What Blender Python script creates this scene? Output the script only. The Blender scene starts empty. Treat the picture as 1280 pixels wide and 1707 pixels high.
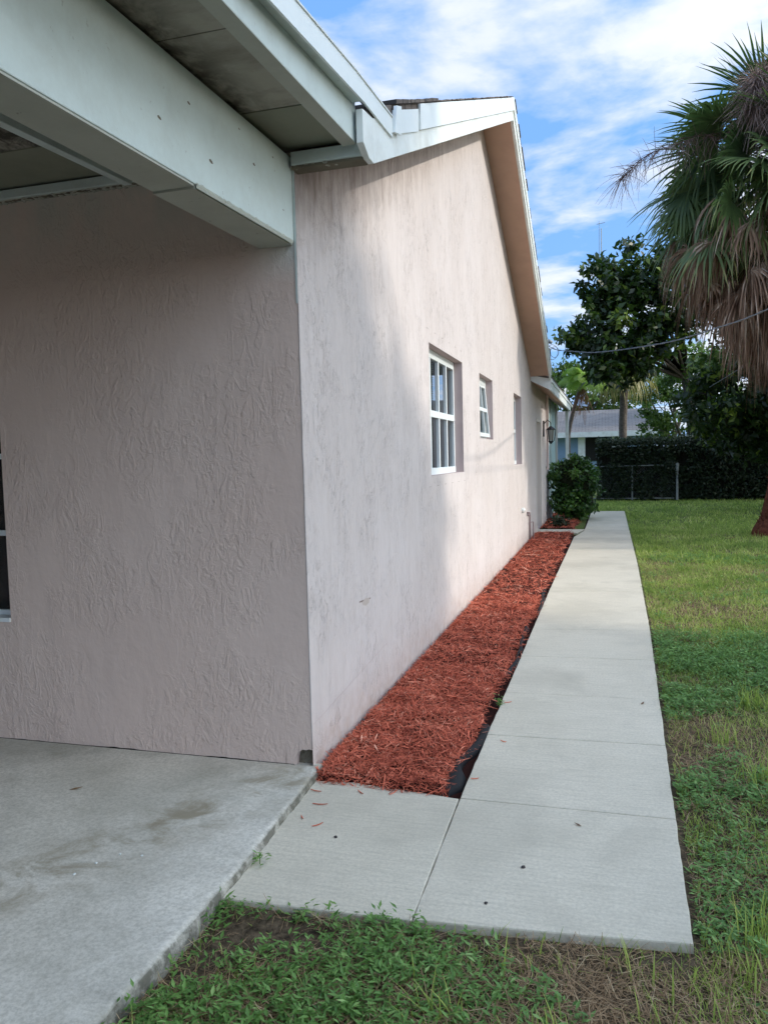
import bpy, bmesh, math, random
import numpy as np
from mathutils import Vector, Matrix, noise as mnoise
random.seed(7); rng = np.random.default_rng(11)
S = bpy.context.scene
COL = S.collection

# ---------------------------------------------------------------- camera
cam_d = bpy.data.cameras.new('camera'); cam = bpy.data.objects.new('camera', cam_d); COL.objects.link(cam)
cam_d.sensor_fit = 'VERTICAL'; cam_d.sensor_height = 24.0; cam_d.lens = 24.0*1300/1707
cam_d.clip_start = 0.05; cam_d.clip_end = 3000
CP = Vector((1.419, -3.525, 1.55))
Rm = np.array([[0.96071082, -0.00499257, -0.2775064], [0.27642909, -0.07260871, 0.9582875], [-0.0249337, -0.99734801, -0.06837588]])
right, down, fwd = Rm[:, 0], Rm[:, 1], Rm[:, 2]
M = Matrix.Identity(4)
for i in range(3):
    M[i][0] = right[i]; M[i][1] = -down[i]; M[i][2] = -fwd[i]; M[i][3] = CP[i]
cam.matrix_world = M
S.camera = cam

# ---------------------------------------------------------------- light
SUN = Vector((1.0, 0.03, 0.47)).normalized()
ELEV = math.asin(SUN.z); AZ = math.atan2(SUN.x, SUN.y)
S.view_settings.view_transform = 'Standard'; S.view_settings.look = 'None'
S.view_settings.exposure = 0.33; S.view_settings.gamma = 1.0
sl = bpy.data.lights.new('sun', 'SUN'); sl.energy = 2.0; sl.angle = math.radians(1.0); sl.color = (1.0, 0.935, 0.83)
so = bpy.data.objects.new('sun', sl); COL.objects.link(so)
so.rotation_euler = SUN.to_track_quat('Z', 'Y').to_euler()
W = bpy.data.worlds.new('World'); S.world = W; W.use_nodes = True
nt = W.node_tree; nt.nodes.clear()
def N(t, typ, **kw):
    n = t.nodes.new(typ)
    for k, v in kw.items():
        if k in n.inputs: n.inputs[k].default_value = v
        else: setattr(n, k, v)
    return n
def ramp(t, src, stops, interp='LINEAR'):
    r = t.nodes.new('ShaderNodeValToRGB'); r.color_ramp.interpolation = interp
    e = r.color_ramp.elements
    while len(e) < len(stops): e.new(0.5)
    for q, (p, c) in zip(e, stops):
        q.position = p; q.color = (c, c, c, 1) if isinstance(c, (int, float)) else (*c, 1)
    t.links.new(src, r.inputs[0]); return r.outputs[0]
def mth(t, op, a, b=None, clamp=False):
    n = t.nodes.new('ShaderNodeMath'); n.operation = op; n.use_clamp = clamp
    for i, x in enumerate((a, b)):
        if x is None: continue
        if isinstance(x, (int, float)): n.inputs[i].default_value = x
        else: t.links.new(x, n.inputs[i])
    return n.outputs[0]
def mixc(t, fac, a, b, mode='MIX'):
    n = t.nodes.new('ShaderNodeMix'); n.data_type = 'RGBA'; n.blend_type = mode
    for i, x in ((0, fac), (6, a), (7, b)):
        if isinstance(x, (int, float)): n.inputs[i].default_value = x
        elif isinstance(x, tuple): n.inputs[i].default_value = (*x, 1)
        else: t.links.new(x, n.inputs[i])
    return n.outputs[2]
sky = N(nt, 'ShaderNodeTexSky', sky_type='NISHITA', sun_disc=False, sun_elevation=ELEV, sun_rotation=AZ, air_density=1.0, dust_density=0.6, ozone_density=2.0)
tc = nt.nodes.new('ShaderNodeTexCoord')
sx = nt.nodes.new('ShaderNodeSeparateXYZ'); nt.links.new(tc.outputs['Generated'], sx.inputs[0])
den = mth(nt, 'ADD', mth(nt, 'MAXIMUM', sx.outputs[2], 0.0), 0.16)
cb = nt.nodes.new('ShaderNodeCombineXYZ')
nt.links.new(mth(nt, 'DIVIDE', sx.outputs[0], den), cb.inputs[0]); nt.links.new(mth(nt, 'DIVIDE', sx.outputs[1], den), cb.inputs[1])
cn = N(nt, 'ShaderNodeTexNoise', Scale=2.6, Detail=11.0, Roughness=0.56, Distortion=0.15)
mp = N(nt, 'ShaderNodeMapping'); mp.inputs['Location'].default_value = (5.1, 2.2, 0.0); mp.inputs['Scale'].default_value = (1.0, 1.25, 1)
nt.links.new(cb.outputs[0], mp.inputs[0]); nt.links.new(mp.outputs[0], cn.inputs['Vector'])
cloud = ramp(nt, cn.outputs['Fac'], [(0.42, 0.0), (0.50, 0.30), (0.60, 0.80), (0.72, 1.0)])
skyblue = mixc(nt, 0.75, sky.outputs[0], (1.30, 3.0, 6.3))
# clouds scatter more light around the (veiled) sun
vd = nt.nodes.new('ShaderNodeVectorMath'); vd.operation = 'DOT_PRODUCT'; nt.links.new(tc.outputs['Generated'], vd.inputs[0]); vd.inputs[1].default_value = tuple(SUN)
glow = mth(nt, 'POWER', mth(nt, 'MAXIMUM', vd.outputs['Value'], 0.0), 3.0)
skyc = mixc(nt, mth(nt, 'MULTIPLY', cloud, 0.93), skyblue, (5.7, 5.8, 6.0))
cg = mixc(nt, mth(nt, 'MULTIPLY', glow, 1.0, True), (1.0, 1.0, 1.0), (4.6, 3.95, 3.0))
skyc = mixc(nt, 1.0, skyc, cg, 'MULTIPLY')
bg = N(nt, 'ShaderNodeBackground', Strength=0.15); nt.links.new(skyc, bg.inputs[0])
wo = nt.nodes.new('ShaderNodeOutputWorld'); nt.links.new(bg.outputs[0], wo.inputs[0])
S.cycles.max_bounces = 7; S.cycles.diffuse_bounces = 4; S.cycles.transparent_max_bounces = 6

# ---------------------------------------------------------------- helpers
def tag(o, label=None, cat=None, group=None, kind=None):
    if label: o['label'] = label
    if cat: o['category'] = cat
    if group: o['group'] = group
    if kind: o['kind'] = kind
    return o
def empty(name, loc, label, cat, group=None):
    o = bpy.data.objects.new(name, None); COL.objects.link(o); o.location = loc; o.empty_display_size = 0.2
    return tag(o, label, cat, group)
class MB:
    def __init__(s): s.v = []; s.f = []; s.m = []
    def add(s, vs, fs, mi=0):
        b = len(s.v); s.v += [tuple(p) for p in vs]; s.f += [tuple(b+i for i in f) for f in fs]; s.m += [mi]*len(fs); return s
    def box(s, x0, x1, y0, y1, z0, z1, mi=0):
        return s.add([(x0,y0,z0),(x1,y0,z0),(x1,y1,z0),(x0,y1,z0),(x0,y0,z1),(x1,y0,z1),(x1,y1,z1),(x0,y1,z1)],
                     [(0,3,2,1),(4,5,6,7),(0,1,5,4),(1,2,6,5),(2,3,7,6),(3,0,4,7)], mi)
    def prismx(s, pts, x0, x1, mi=0):      # polygon of (y,z) extruded along X
        n = len(pts); vs = [(x1, y, z) for y, z in pts] + [(x0, y, z) for y, z in pts]
        return s.add(vs, [tuple(range(n)), tuple(range(2*n-1, n-1, -1))] + [(i, i+n, (i+1) % n+n, (i+1) % n) for i in range(n)], mi)
    def prismy(s, pts, y0, y1, mi=0):      # polygon of (x,z) extruded along Y
        n = len(pts); vs = [(x, y0, z) for x, z in pts] + [(x, y1, z) for x, z in pts]
        return s.add(vs, [tuple(range(n)), tuple(range(2*n-1, n-1, -1))] + [(i, i+n, (i+1) % n+n, (i+1) % n) for i in range(n)], mi)
    def tube(s, path, r, n=8, mi=0, caps=True):
        P = [Vector(p) for p in path]; rs = r if isinstance(r, (list, tuple)) else [r]*len(P)
        up = Vector((0.13, 0.27, 0.95)); vs = []
        for i, p in enumerate(P):
            d = (P[min(i+1, len(P)-1)] - P[max(i-1, 0)]).normalized()
            a = d.cross(up)
            if a.length < 0.05: a = d.cross(Vector((1, 0, 0)))
            a.normalize(); b = d.cross(a)
            for k in range(n):
                t = 2*math.pi*k/n; vs.append(p + (a*math.cos(t) + b*math.sin(t))*rs[i])
        fs = [(i*n+k, i*n+(k+1) % n, (i+1)*n+(k+1) % n, (i+1)*n+k) for i in range(len(P)-1) for k in range(n)]
        if caps: fs += [tuple(range(n-1, -1, -1)), tuple((len(P)-1)*n+k for k in range(n))]
        return s.add(vs, fs, mi)
    def build(s, name, mats, parent=None, smooth=False, bevel=0, off=(0, 0, 0)):
        me = bpy.data.meshes.new(name); me.from_pydata([(a-off[0], b-off[1], c-off[2]) for a, b, c in s.v], [], s.f); me.update()
        if not isinstance(mats, (list, tuple)): mats = [mats]
        for m in mats: me.materials.append(m)
        me.polygons.foreach_set('material_index', s.m)
        bm = bmesh.new(); bm.from_mesh(me); bmesh.ops.recalc_face_normals(bm, faces=bm.faces); bm.to_mesh(me); bm.free()
        if smooth: me.polygons.foreach_set('use_smooth', [True]*len(me.polygons))
        o = bpy.data.objects.new(name, me); COL.objects.link(o)
        if bevel:
            b = o.modifiers.new('bevel', 'BEVEL'); b.width = bevel; b.segments = 2; b.limit_method = 'ANGLE'
        if parent is not None:
            o.parent = parent
            o.matrix_parent_inverse = Matrix.Identity(4)
        return o
def nmesh(name, V, F, mat, parent=None, attr=None, smooth=False):
    """V (n,3), F (m,k) int, fast numpy mesh."""
    me = bpy.data.meshes.new(name); m, k = F.shape
    me.vertices.add(len(V)); me.vertices.foreach_set('co', np.ascontiguousarray(V, dtype=np.float32).ravel())
    me.loops.add(m*k); me.loops.foreach_set('vertex_index', F.astype(np.int32).ravel())
    me.polygons.add(m); me.polygons.foreach_set('loop_start', np.arange(0, m*k, k, dtype=np.int32))
    me.polygons.foreach_set('loop_total', np.full(m, k, dtype=np.int32))
    if smooth: me.polygons.foreach_set('use_smooth', np.ones(m, dtype=bool))
    me.update(calc_edges=True)
    if attr is not None:
        a = me.attributes.new('v', 'FLOAT', 'POINT'); a.data.foreach_set('value', attr.astype(np.float32))
    me.materials.append(mat)
    o = bpy.data.objects.new(name, me); COL.objects.link(o)
    if parent is not None: o.parent = parent
    return o
def unit(a): return a/np.maximum(np.linalg.norm(a, axis=-1, keepdims=True), 1e-9)
def fnoise(x, y, s=1.0, z=0.0): return np.array([mnoise.noise(Vector((a*s, b*s, z))) for a, b in zip(x, y)])

# ---------------------------------------------------------------- materials
def mat(name, base=(0.5, 0.5, 0.5), rough=0.8, spec=0.3, metal=0.0):
    m = bpy.data.materials.new(name); m.use_nodes = True; t = m.node_tree
    b = t.nodes['Principled BSDF']; b.inputs['Base Color'].default_value = (*base, 1); b.inputs['Roughness'].default_value = rough
    b.inputs['Specular IOR Level'].default_value = spec; b.inputs['Metallic'].default_value = metal
    return m, t, b
def coords(t, scale=(1, 1, 1), loc=(0, 0, 0), rot=(0, 0, 0)):
    c = t.nodes.new('ShaderNodeTexCoord'); mp = t.nodes.new('ShaderNodeMapping')
    mp.inputs['Scale'].default_value = scale; mp.inputs['Location'].default_value = loc; mp.inputs['Rotation'].default_value = rot
    t.links.new(c.outputs['Object'], mp.inputs[0]); return mp.outputs[0]
def nz(t, vec, scale, detail=4, rough=0.55, dist=0.0):
    n = N(t, 'ShaderNodeTexNoise', Scale=scale, Detail=detail, Roughness=rough, Distortion=dist); t.links.new(vec, n.inputs['Vector']); return n.outputs['Fac']
def bump(t, b, h, strength=0.5, dist=0.01, prev=None):
    n = t.nodes.new('ShaderNodeBump'); n.inputs['Strength'].default_value = strength; n.inputs['Distance'].default_value = dist
    t.links.new(h, n.inputs['Height'])
    if prev is not None: t.links.new(prev, n.inputs['Normal'])
    if b is not None: t.links.new(n.outputs[0], b.inputs['Normal'])
    return n.outputs[0]
def sep(t, vec):
    n = t.nodes.new('ShaderNodeSeparateXYZ'); t.links.new(vec, n.inputs[0]); return n.outputs
def mrange(t, v, a, b, c=0.0, d=1.0):
    n = t.nodes.new('ShaderNodeMapRange'); t.links.new(v, n.inputs[0])
    for i, x in enumerate((a, b, c, d)): n.inputs[i+1].default_value = x
    return n.outputs[0]

def stucco_side():
    m, t, b = mat('pink_stucco_streaked', rough=0.9, spec=0.2)
    o = coords(t); xyz = sep(t, o)
    big = nz(t, coords(t, (1, .7, .7)), 1.3, 4)
    st = nz(t, coords(t, (1, 6, 1.1)), 2.2, 7, .70, .3)                     # vertical rain streaks
    mid = nz(t, coords(t, (1, 1, .55)), 7, 5, .6)
    c = mixc(t, ramp(t, big, [(.35, 0), (.7, 1)]), (.578, .518, .495), (.618, .562, .545))
    c = mixc(t, mth(t, 'MULTIPLY', ramp(t, st, [(.42, 0), (.75, 1)]), .35), c, (.46, .395, .37))
    # short dark pits of the trowelled finish
    pit = nz(t, coords(t, (1, 9, 4.2)), 2.6, 6, .72, 1.3)
    patch = nz(t, coords(t, (1, 1, .8), (0, 3, 1)), 2.6, 3)
    pm = mth(t, 'MULTIPLY', ramp(t, pit, [(.57, 0), (.60, 1), (.63, 0)]), ramp(t, patch, [(.40, .12), (.60, 1)]))
    c = mixc(t, mth(t, 'MULTIPLY', pm, .62), c, (.27, .235, .225))
    # mildew below the roof edge
    zf = mth(t, 'SUBTRACT', xyz[2], mth(t, 'MULTIPLY', mth(t, 'MINIMUM', xyz[1], mth(t, 'SUBTRACT', 11.8, xyz[1])), .42))
    mg = mrange(t, zf, 2.15, 2.98)
    mfront = mth(t, 'MULTIPLY', mg, mrange(t, xyz[1], 5.5, 0.3, .35, 1))
    mil = mth(t, 'MULTIPLY', ramp(t, mth(t, 'MULTIPLY', mth(t, 'ADD', mth(t, 'MULTIPLY', st, .65), mth(t, 'MULTIPLY', mid, .75)), mth(t, 'ADD', mfront, .28)), [(.44, 0), (.90, 1)]), .72)
    c = mixc(t, mil, c, (.185, .135, .120))
    # splash dirt at the base
    bz = mth(t, 'MULTIPLY', mrange(t, xyz[2], .28, .02), ramp(t, nz(t, coords(t, (1, 3, 3)), 4, 4), [(.3, .1), (.7, 1)]))
    c = mixc(t, mth(t, 'MULTIPLY', bz, .55), c, (.40, .27, .20))
    t.links.new(c, b.inputs['Base Color'])
    h1 = ramp(t, pit, [(.5, 1), (.66, 0)]); h2 = nz(t, coords(t, (1, 7, 3.2)), 3.4, 6, .65, 1.2)
    n1 = bump(t, None, mid, .25, .02); n2 = bump(t, None, mth(t, 'MULTIPLY', h2, ramp(t, patch, [(.3, .35), (.65, 1)])), .45, .012, n1); bump(t, b, mth(t, 'MULTIPLY', h1, ramp(t, patch, [(.40, .15), (.62, 1)])), .55, .007, n2)
    return m
def stucco_front():
    m, t, b = mat('pink_stucco_trowelled', rough=0.88, spec=0.22)
    big = nz(t, coords(t), 1.1, 4)
    c = mixc(t, ramp(t, big, [(.35, 0), (.7, 1)]), (.640, .510, .445), (.680, .555, .490))
    xyz = sep(t, coords(t))
    top = mth(t, 'MULTIPLY', mrange(t, xyz[2], 2.55, 2.95), ramp(t, nz(t, coords(t, (2, 1, 1)), 3, 3), [(.35, .2), (.6, 1)]))
    c = mixc(t, mth(t, 'MULTIPLY', top, .6), c, (.42, .47, .42))        # overspray of the trim paint
    # trim paint overspray round the beam end
    bx = mth(t, 'MULTIPLY', mrange(t, xyz[0], -.30, -.03), mrange(t, mth(t, 'ABSOLUTE', mth(t, 'SUBTRACT', xyz[2], 2.60)), .20, .03))
    c = mixc(t, mth(t, 'MULTIPLY', bx, .7), c, (.50, .58, .55))
    t.links.new(c, b.inputs['Base Color'])
    w = nz(t, coords(t, (1.3, 1, .6), rot=(0, -.45, 0)), 9.5, 4, .62, .7)
    w2 = nz(t, coords(t, (1, 1, .8), (5, 0, 2)), 26, 4, .62, .5)
    pl = mth(t, 'MULTIPLY', ramp(t, w, [(.47, 0), (.51, 1), (.56, .86), (.60, .2)]), 1.0)
    patch = ramp(t, nz(t, coords(t, (1, 1, 1), (2, 0, 5)), 1.7, 3), [(.43, .05), (.58, 1)])
    p2 = ramp(t, w2, [(.50, 0), (.55, 1)])
    h = mth(t, 'MULTIPLY', mth(t, 'ADD', pl, mth(t, 'MULTIPLY', p2, .55)), patch)
    fine = nz(t, coords(t), 45, 3); lump = nz(t, coords(t, (1, 1, .7)), 5, 4)
    n1 = bump(t, None, lump, .4, .03); n2 = bump(t, None, fine, .25, .004, n1); bump(t, b, h, .52, .0065, n2)
    return m
def paint(name, base, dirt=(.25, .25, .22), amt=.25, rough=.55, scale=(1, 1, 1), peel=0.0):
    m, t, b = mat(name, base, rough, .35)
    n = nz(t, coords(t, scale), 3.5, 6, .65)
    c = mixc(t, mth(t, 'MULTIPLY', ramp(t, n, [(.45, 0), (.8, 1)]), amt), base, dirt)
    f = nz(t, coords(t), 60, 3)
    c = mixc(t, ramp(t, f, [(.3, .06), (.7, 0)]), c, dirt)
    if peel:
        q = nz(t, coords(t, (1, 1, 1)), 22, 5, .7)
        c = mixc(t, mth(t, 'MULTIPLY', ramp(t, q, [(.66, 0), (.70, 1)]), peel), c, (.13, .11, .09))
    t.links.new(c, b.inputs['Base Color'])
    bump(t, b, nz(t, coords(t), 25, 5, .65), .22, .004)
    return m
def concrete(name, c1, c2, stain, samt=.5, brush=True, side=False):
    m, t, b = mat(name, c1, .9, .2)
    big = nz(t, coords(t), 1.4, 5, .6); c = mixc(t, ramp(t, big, [(.3, 0), (.7, 1)]), c1, c2)
    c = mixc(t, ramp(t, nz(t, coords(t), 70, 4, .75), [(.35, .45), (.60, 0)]), c, stain); c = mixc(t, mth(t, 'MULTIPLY', ramp(t, nz(t, coords(t, loc=(7, 3, 0)), .9, 6, .6), [(.48, 0), (.62, 1)]), .35), c, stain)
    sp = nz(t, coords(t, (1, 1, 1), (4, 1, 0)), 2.3, 7, .68, .6)
    c = mixc(t, mth(t, 'MULTIPLY', ramp(t, sp, [(.52, 0), (.70, 1)]), samt), c, stain)
    if brush:
        br = nz(t, coords(t, (.8, 14, 1), rot=(0, 0, -.12)), 5, 5, .7)
        c = mixc(t, mth(t, 'MULTIPLY', ramp(t, br, [(.46, 0), (.72, 1)]), .42), c, stain)
    if side:
        xyz = sep(t, coords(t))
        # cool paint wash, tan drip stains in a diagonal drift, dark edge
        dd = mth(t, 'ADD', xyz[0], mth(t, 'MULTIPLY', xyz[1], -.55))
        band = mth(t, 'MULTIPLY', mrange(t, mth(t, 'ABSOLUTE', mth(t, 'SUBTRACT', dd, .02)), .32, .05), ramp(t, nz(t, coords(t, (1, 1.4, 1)), 3.2, 6, .65, .8), [(.44, 0), (.60, 1)]))
        c = mixc(t, mth(t, 'MULTIPLY', band, .85), c, (.27, .235, .165))
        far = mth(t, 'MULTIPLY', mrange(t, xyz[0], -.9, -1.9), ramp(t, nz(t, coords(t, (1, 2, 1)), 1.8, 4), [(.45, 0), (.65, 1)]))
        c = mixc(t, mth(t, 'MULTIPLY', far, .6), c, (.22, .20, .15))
        d = mth(t, 'MULTIPLY', mrange(t, xyz[2], .0335, .0255), ramp(t, nz(t, coords(t), 11, 6, .72), [(.36, .35), (.56, 1)])); c = mixc(t, mth(t, 'MULTIPLY', d, .88), c, (.085, .078, .058))
    t.links.new(c, b.inputs['Base Color'])
    n1 = bump(t, None, nz(t, coords(t), 6, 4), .25, .01); n2 = bump(t, None, nz(t, coords(t), 120, 3, .7), .35, .002, n1)
    bump(t, b, sp, .3, .004, n2)
    return m
def leafmat(name, c1, c2, c3=None, trans=.3, rough=.45, spec=.4):
    m, t, b = mat(name, c1, rough, spec)
    a = t.nodes.new('ShaderNodeAttribute'); a.attribute_name = 'v'
    st = [(0, c1), (.75, c2)] + ([(1, c3)] if c3 else [])
    c = ramp(t, a.outputs['Fac'], st)
    t.links.new(c, b.inputs['Base Color'])
    tr = t.nodes.new('ShaderNodeBsdfTranslucent'); t.links.new(mixc(t, .5, c, (.10, .22, .02), 'ADD') if trans > .2 else c, tr.inputs[0])
    ms = t.nodes.new('ShaderNodeMixShader'); ms.inputs[0].default_value = trans
    t.links.new(b.outputs[0], ms.inputs[1]); t.links.new(tr.outputs[0], ms.inputs[2])
    t.links.new(ms.outputs[0], t.nodes['Material Output'].inputs[0])
    return m
def bark(name, c1, c2, sc=(6, 6, 1.5)):
    m, t, b = mat(name, c1, .95, .1)
    n = nz(t, coords(t, sc), 4, 6, .7); t.links.new(mixc(t, ramp(t, n, [(.35, 0), (.65, 1)]), c1, c2), b.inputs['Base Color'])
    bump(t, b, n, .8, .03); return m

M_side = stucco_side(); M_front = stucco_front()
M_trim = paint('pale_green_white_paint', (.60, .68, .66), (.22, .23, .18), .38, peel=.15)
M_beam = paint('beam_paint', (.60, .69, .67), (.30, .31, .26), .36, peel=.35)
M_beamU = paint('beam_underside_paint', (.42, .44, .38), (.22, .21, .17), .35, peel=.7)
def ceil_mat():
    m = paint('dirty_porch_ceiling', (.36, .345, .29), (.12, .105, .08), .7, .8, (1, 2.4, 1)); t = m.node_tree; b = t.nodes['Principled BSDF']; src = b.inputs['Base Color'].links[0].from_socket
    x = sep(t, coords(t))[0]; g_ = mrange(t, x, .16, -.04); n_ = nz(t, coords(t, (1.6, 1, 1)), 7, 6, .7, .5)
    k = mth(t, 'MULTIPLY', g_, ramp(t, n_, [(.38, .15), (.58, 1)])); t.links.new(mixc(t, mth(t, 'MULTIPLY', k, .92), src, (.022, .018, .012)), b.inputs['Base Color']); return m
M_ceil = ceil_mat(); _u = paint('unused_ceiling', (.28, .27, .22), (.07, .06, .05), .85, .8, (1, 2.4, 1))
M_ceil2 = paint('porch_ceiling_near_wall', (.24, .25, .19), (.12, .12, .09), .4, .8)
M_caulk = paint('torn_caulk', (.42, .42, .36), (.10, .08, .06), .8, .9, (6, 1, 6), peel=.8)
M_white = paint('white_fascia', (.80, .84, .82), (.38, .37, .30), .5, peel=.2)
M_flash = paint('white_metal_flashing', (.82, .87, .86), (.5, .52, .5), .15, .35)
M_soffit = paint('salmon_soffit', (.56, .37, .28), (.36, .24, .18), .35, .8)
M_wfr = paint('white_window_frame', (.75, .80, .80), (.4, .42, .4), .15, .4)
M_reveal = paint('pink_reveal', (.52, .42, .41), (.34, .27, .26), .4, .9)
M_dark, _, _ = mat('dark_void', (.02, .02, .018), .9, .1)
M_blind, _, _ = mat('grey_blind_slats', (.38, .40, .40), .6)
M_curt, _, _ = mat('pale_curtain', (.45, .52, .50), .8)
M_iron, _, _ = mat('black_iron', (.015, .015, .018), .5)
M_glassL, _, _ = mat('lantern_glass', (.30, .32, .30), .2)
M_galv, _, _ = mat('galvanised_steel', (.30, .32, .32), .55, .5, .3)
M_pipe = paint('painted_pipe', (.30, .23, .23), (.12, .08, .07), .6)
M_pvc, _, _ = mat('painted_conduit', (.62, .50, .47), .6)
M_wire, _, _ = mat('grey_service_cable', (.16, .17, .18), .7)
M_paleblue = paint('pale_blue_green_panel', (.30, .42, .43), (.2, .3, .3), .3)
M_grey = paint('grey_wall', (.36, .36, .34), (.2, .2, .2), .3)
M_walk = concrete('walk_concrete', (.640, .590, .480), (.715, .660, .545), (.40, .37, .30), .30)
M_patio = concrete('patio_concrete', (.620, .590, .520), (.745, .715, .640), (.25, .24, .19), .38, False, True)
M_fabric, _, _ = mat('black_landscape_fabric', (.012, .012, .014), .8)
M_mulch = leafmat('red_mulch_chips', (.25, .045, .028), (.76, .200, .115), (.88, .47, .33), .0, .8, .2)
def glass_mat():
    m, t, b = mat('window_glass', (.02, .025, .03), .04, .5)
    b.inputs['Alpha'].default_value = .45
    return m
M_glass = glass_mat()
def shingle_mat(name, c1, c2):
    m, t, b = mat(name, c1, .95, .1)
    br = t.nodes.new('ShaderNodeTexBrick'); br.inputs['Scale'].default_value = 1.0
    br.inputs['Brick Width'].default_value = .3; br.inputs['Row Height'].default_value = .14; br.inputs['Mortar Size'].default_value = .008
    br.inputs['Color1'].default_value = (*c1, 1); br.inputs['Color2'].default_value = (*c2, 1); br.inputs['Mortar'].default_value = (.03, .03, .03, 1)
    t.links.new(coords(t), br.inputs['Vector'])
    t.links.new(mixc(t, ramp(t, nz(t, coords(t), 1.5, 5), [(.4, 0), (.7, .5)]), br.outputs[0], c2), b.inputs['Base Color']); return m
M_shing = shingle_mat('grey_brown_shingles', (.12, .10, .09), (.20, .17, .15))
M_shing2 = shingle_mat('neighbour_shingles', (.20, .19, .185), (.25, .235, .23))
M_blue = paint('blue_siding', (.22, .33, .47), (.15, .22, .3), .3)
M_bark = bark('grey_bark', (.10, .085, .07), (.20, .18, .15))
M_barkd = bark('dark_bark', (.03, .026, .022), (.07, .06, .05))
M_palmbark = bark('palm_bark', (.085, .07, .06), (.20, .17, .145), (3, 3, 7))
M_redbark = bark('red_brown_palm_base', (.075, .028, .018), (.17, .065, .04), (5, 5, 5))
def ground_mat():
    m, t, b = mat('lawn_soil', (.05, .04, .03), .95, .1)
    n = nz(t, coords(t), 1.2, 6, .65); f = nz(t, coords(t), 30, 5, .7)
    soil = mixc(t, ramp(t, f, [(.35, 0), (.65, 1)]), (.040, .030, .021), (.16, .12, .078))
    y = sep(t, coords(t))[1]
    g = mixc(t, ramp(t, f, [(.3, 0), (.7, 1)]), (.07, .115, .025), (.18, .25, .06))
    far = mth(t, 'ADD', mrange(t, y, 3, 14, 0, .9), 0.0)
    c = mixc(t, mth(t, 'MULTIPLY', far, ramp(t, n, [(.2, .4), (.6, 1)])), soil, g)
    t.links.new(c, b.inputs['Base Color']); bump(t, b, f, .8, .02); return m
M_ground = ground_mat()
M_grass = leafmat('lawn_blades', (.12, .20, .035), (.47, .56, .14), (.76, .72, .34), .42, .5, .3)
M_thatch = leafmat('dry_thatch', (.16, .095, .05), (.42, .29, .17), (.62, .50, .32), .15, .8, .2)
M_weed = leafmat('weed_leaves', (.08, .18, .04), (.21, .38, .10), (.38, .56, .20), .32, .42, .4)
M_bedsoil, _, _ = mat('mulch_bed_base', (.030, .010, .008), .95, .1)

# ---------------------------------------------------------------- setting: ground, walk, patio, mulch bed
def ground_h(x, y): return -0.045
g = MB()
R_ = 450
g.add([(-R_, -R_, -.034), (R_, -R_, -.034), (R_, R_, -.034), (-R_, R_, -.034)], [(0, 1, 2, 3)])
tag(g.build('lawn_ground', M_ground), kind='structure')

# sidewalk slabs with open joints
jl = [(-1.085, -1.00), (-.12, -.12), (.72, .75), (1.52, 1.55), (2.48, 2.53), (3.44, 3.55), (4.38, 4.47), (5.44, 5.56), (6.42, 6.53), (7.4, 7.5), (8.4, 8.5), (9.4, 9.5), (10.4, 10.5), (11.4, 11.5), (12.57, 12.68), (13.6, 13.7), (14.7, 14.8), (15.8, 15.9), (17.0, 17.05), (18.1, 18.1)]
def xr(y): return float(np.interp(y, [-1.1, -.12, 1.5, 3.5, 7.8, 18.2], [1.665, 1.682, 1.712, 1.752, 1.79, 1.80]))
def xl(y): return float(np.interp(y, [-1.1, -.12, 6, 12, 12.6, 18.2], [.775, .758, .752, .78, .93, .96]))
def slab(mb, quad, top=0.0, th=.10, br=.006, n=14):
    """quad: 4 corners (x,y) ccw; slightly ragged edges, eased top arris."""
    ring = []
    for i in range(4):
        a, b_ = quad[i], quad[(i+1) % 4]
        for k in range(n):
            f = k/n; ring.append((a[0]+(b_[0]-a[0])*f, a[1]+(b_[1]-a[1])*f))
    cxm = sum(q[0] for q in quad)/4; cym = sum(q[1] for q in quad)/4; m = len(ring); vs = []
    for inset, z in ((.0045, top), (.0015, top-.0015), (0, top-.006), (-.001, top-th)):
        for (x, y) in ring:
            dx, dy = cxm-x, cym-y; L = math.hypot(dx, dy)
            j = .0035*mnoise.noise(Vector((x*9, y*9, 1))) + .002*mnoise.noise(Vector((x*40, y*40, 3)))
            k = (inset*1.3+j*(1.2 if inset < .009 else .6))/L
            vs.append((x+dx*k, y+dy*k, z))
    fs = [tuple(range(m))]
    for r in range(3):
        fs += [(r*m+i, (r+1)*m+i, (r+1)*m+(i+1) % m, r*m+(i+1) % m) for i in range(m)]
    mb.add(vs, fs)
w = MB(); gp = .0022
for (a, c), (b_, d) in zip(jl[:-1], jl[1:]):
    slab(w, [(xl(a), a+gp), (xr(c), c+gp), (xr(d), d-gp), (xl(b_), b_-gp)], top=random.uniform(-.0015, .001))
slab(w, [(.060, -1.115), (.7735, -1.088), (.7555, -.124), (.035, -.035)], top=-.001)       # stub slab against the patio
slab(w, [(-.1, 12.25), (.80, 12.22), (.93, 12.95), (-.1, 12.98)], top=-.004)                         # stub to the door
tag(w.build('sidewalk', M_walk), kind='structure')
sb = MB(); sb.box(.12, 1.60, -.90, 12, -.2, -.028); sb.box(.9, 1.78, 12, 18.05, -.2, -.03)
sb.build('sidewalk_joint_bed', M_bedsoil); tag(bpy.data.objects['sidewalk_joint_bed'], kind='structure')

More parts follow.
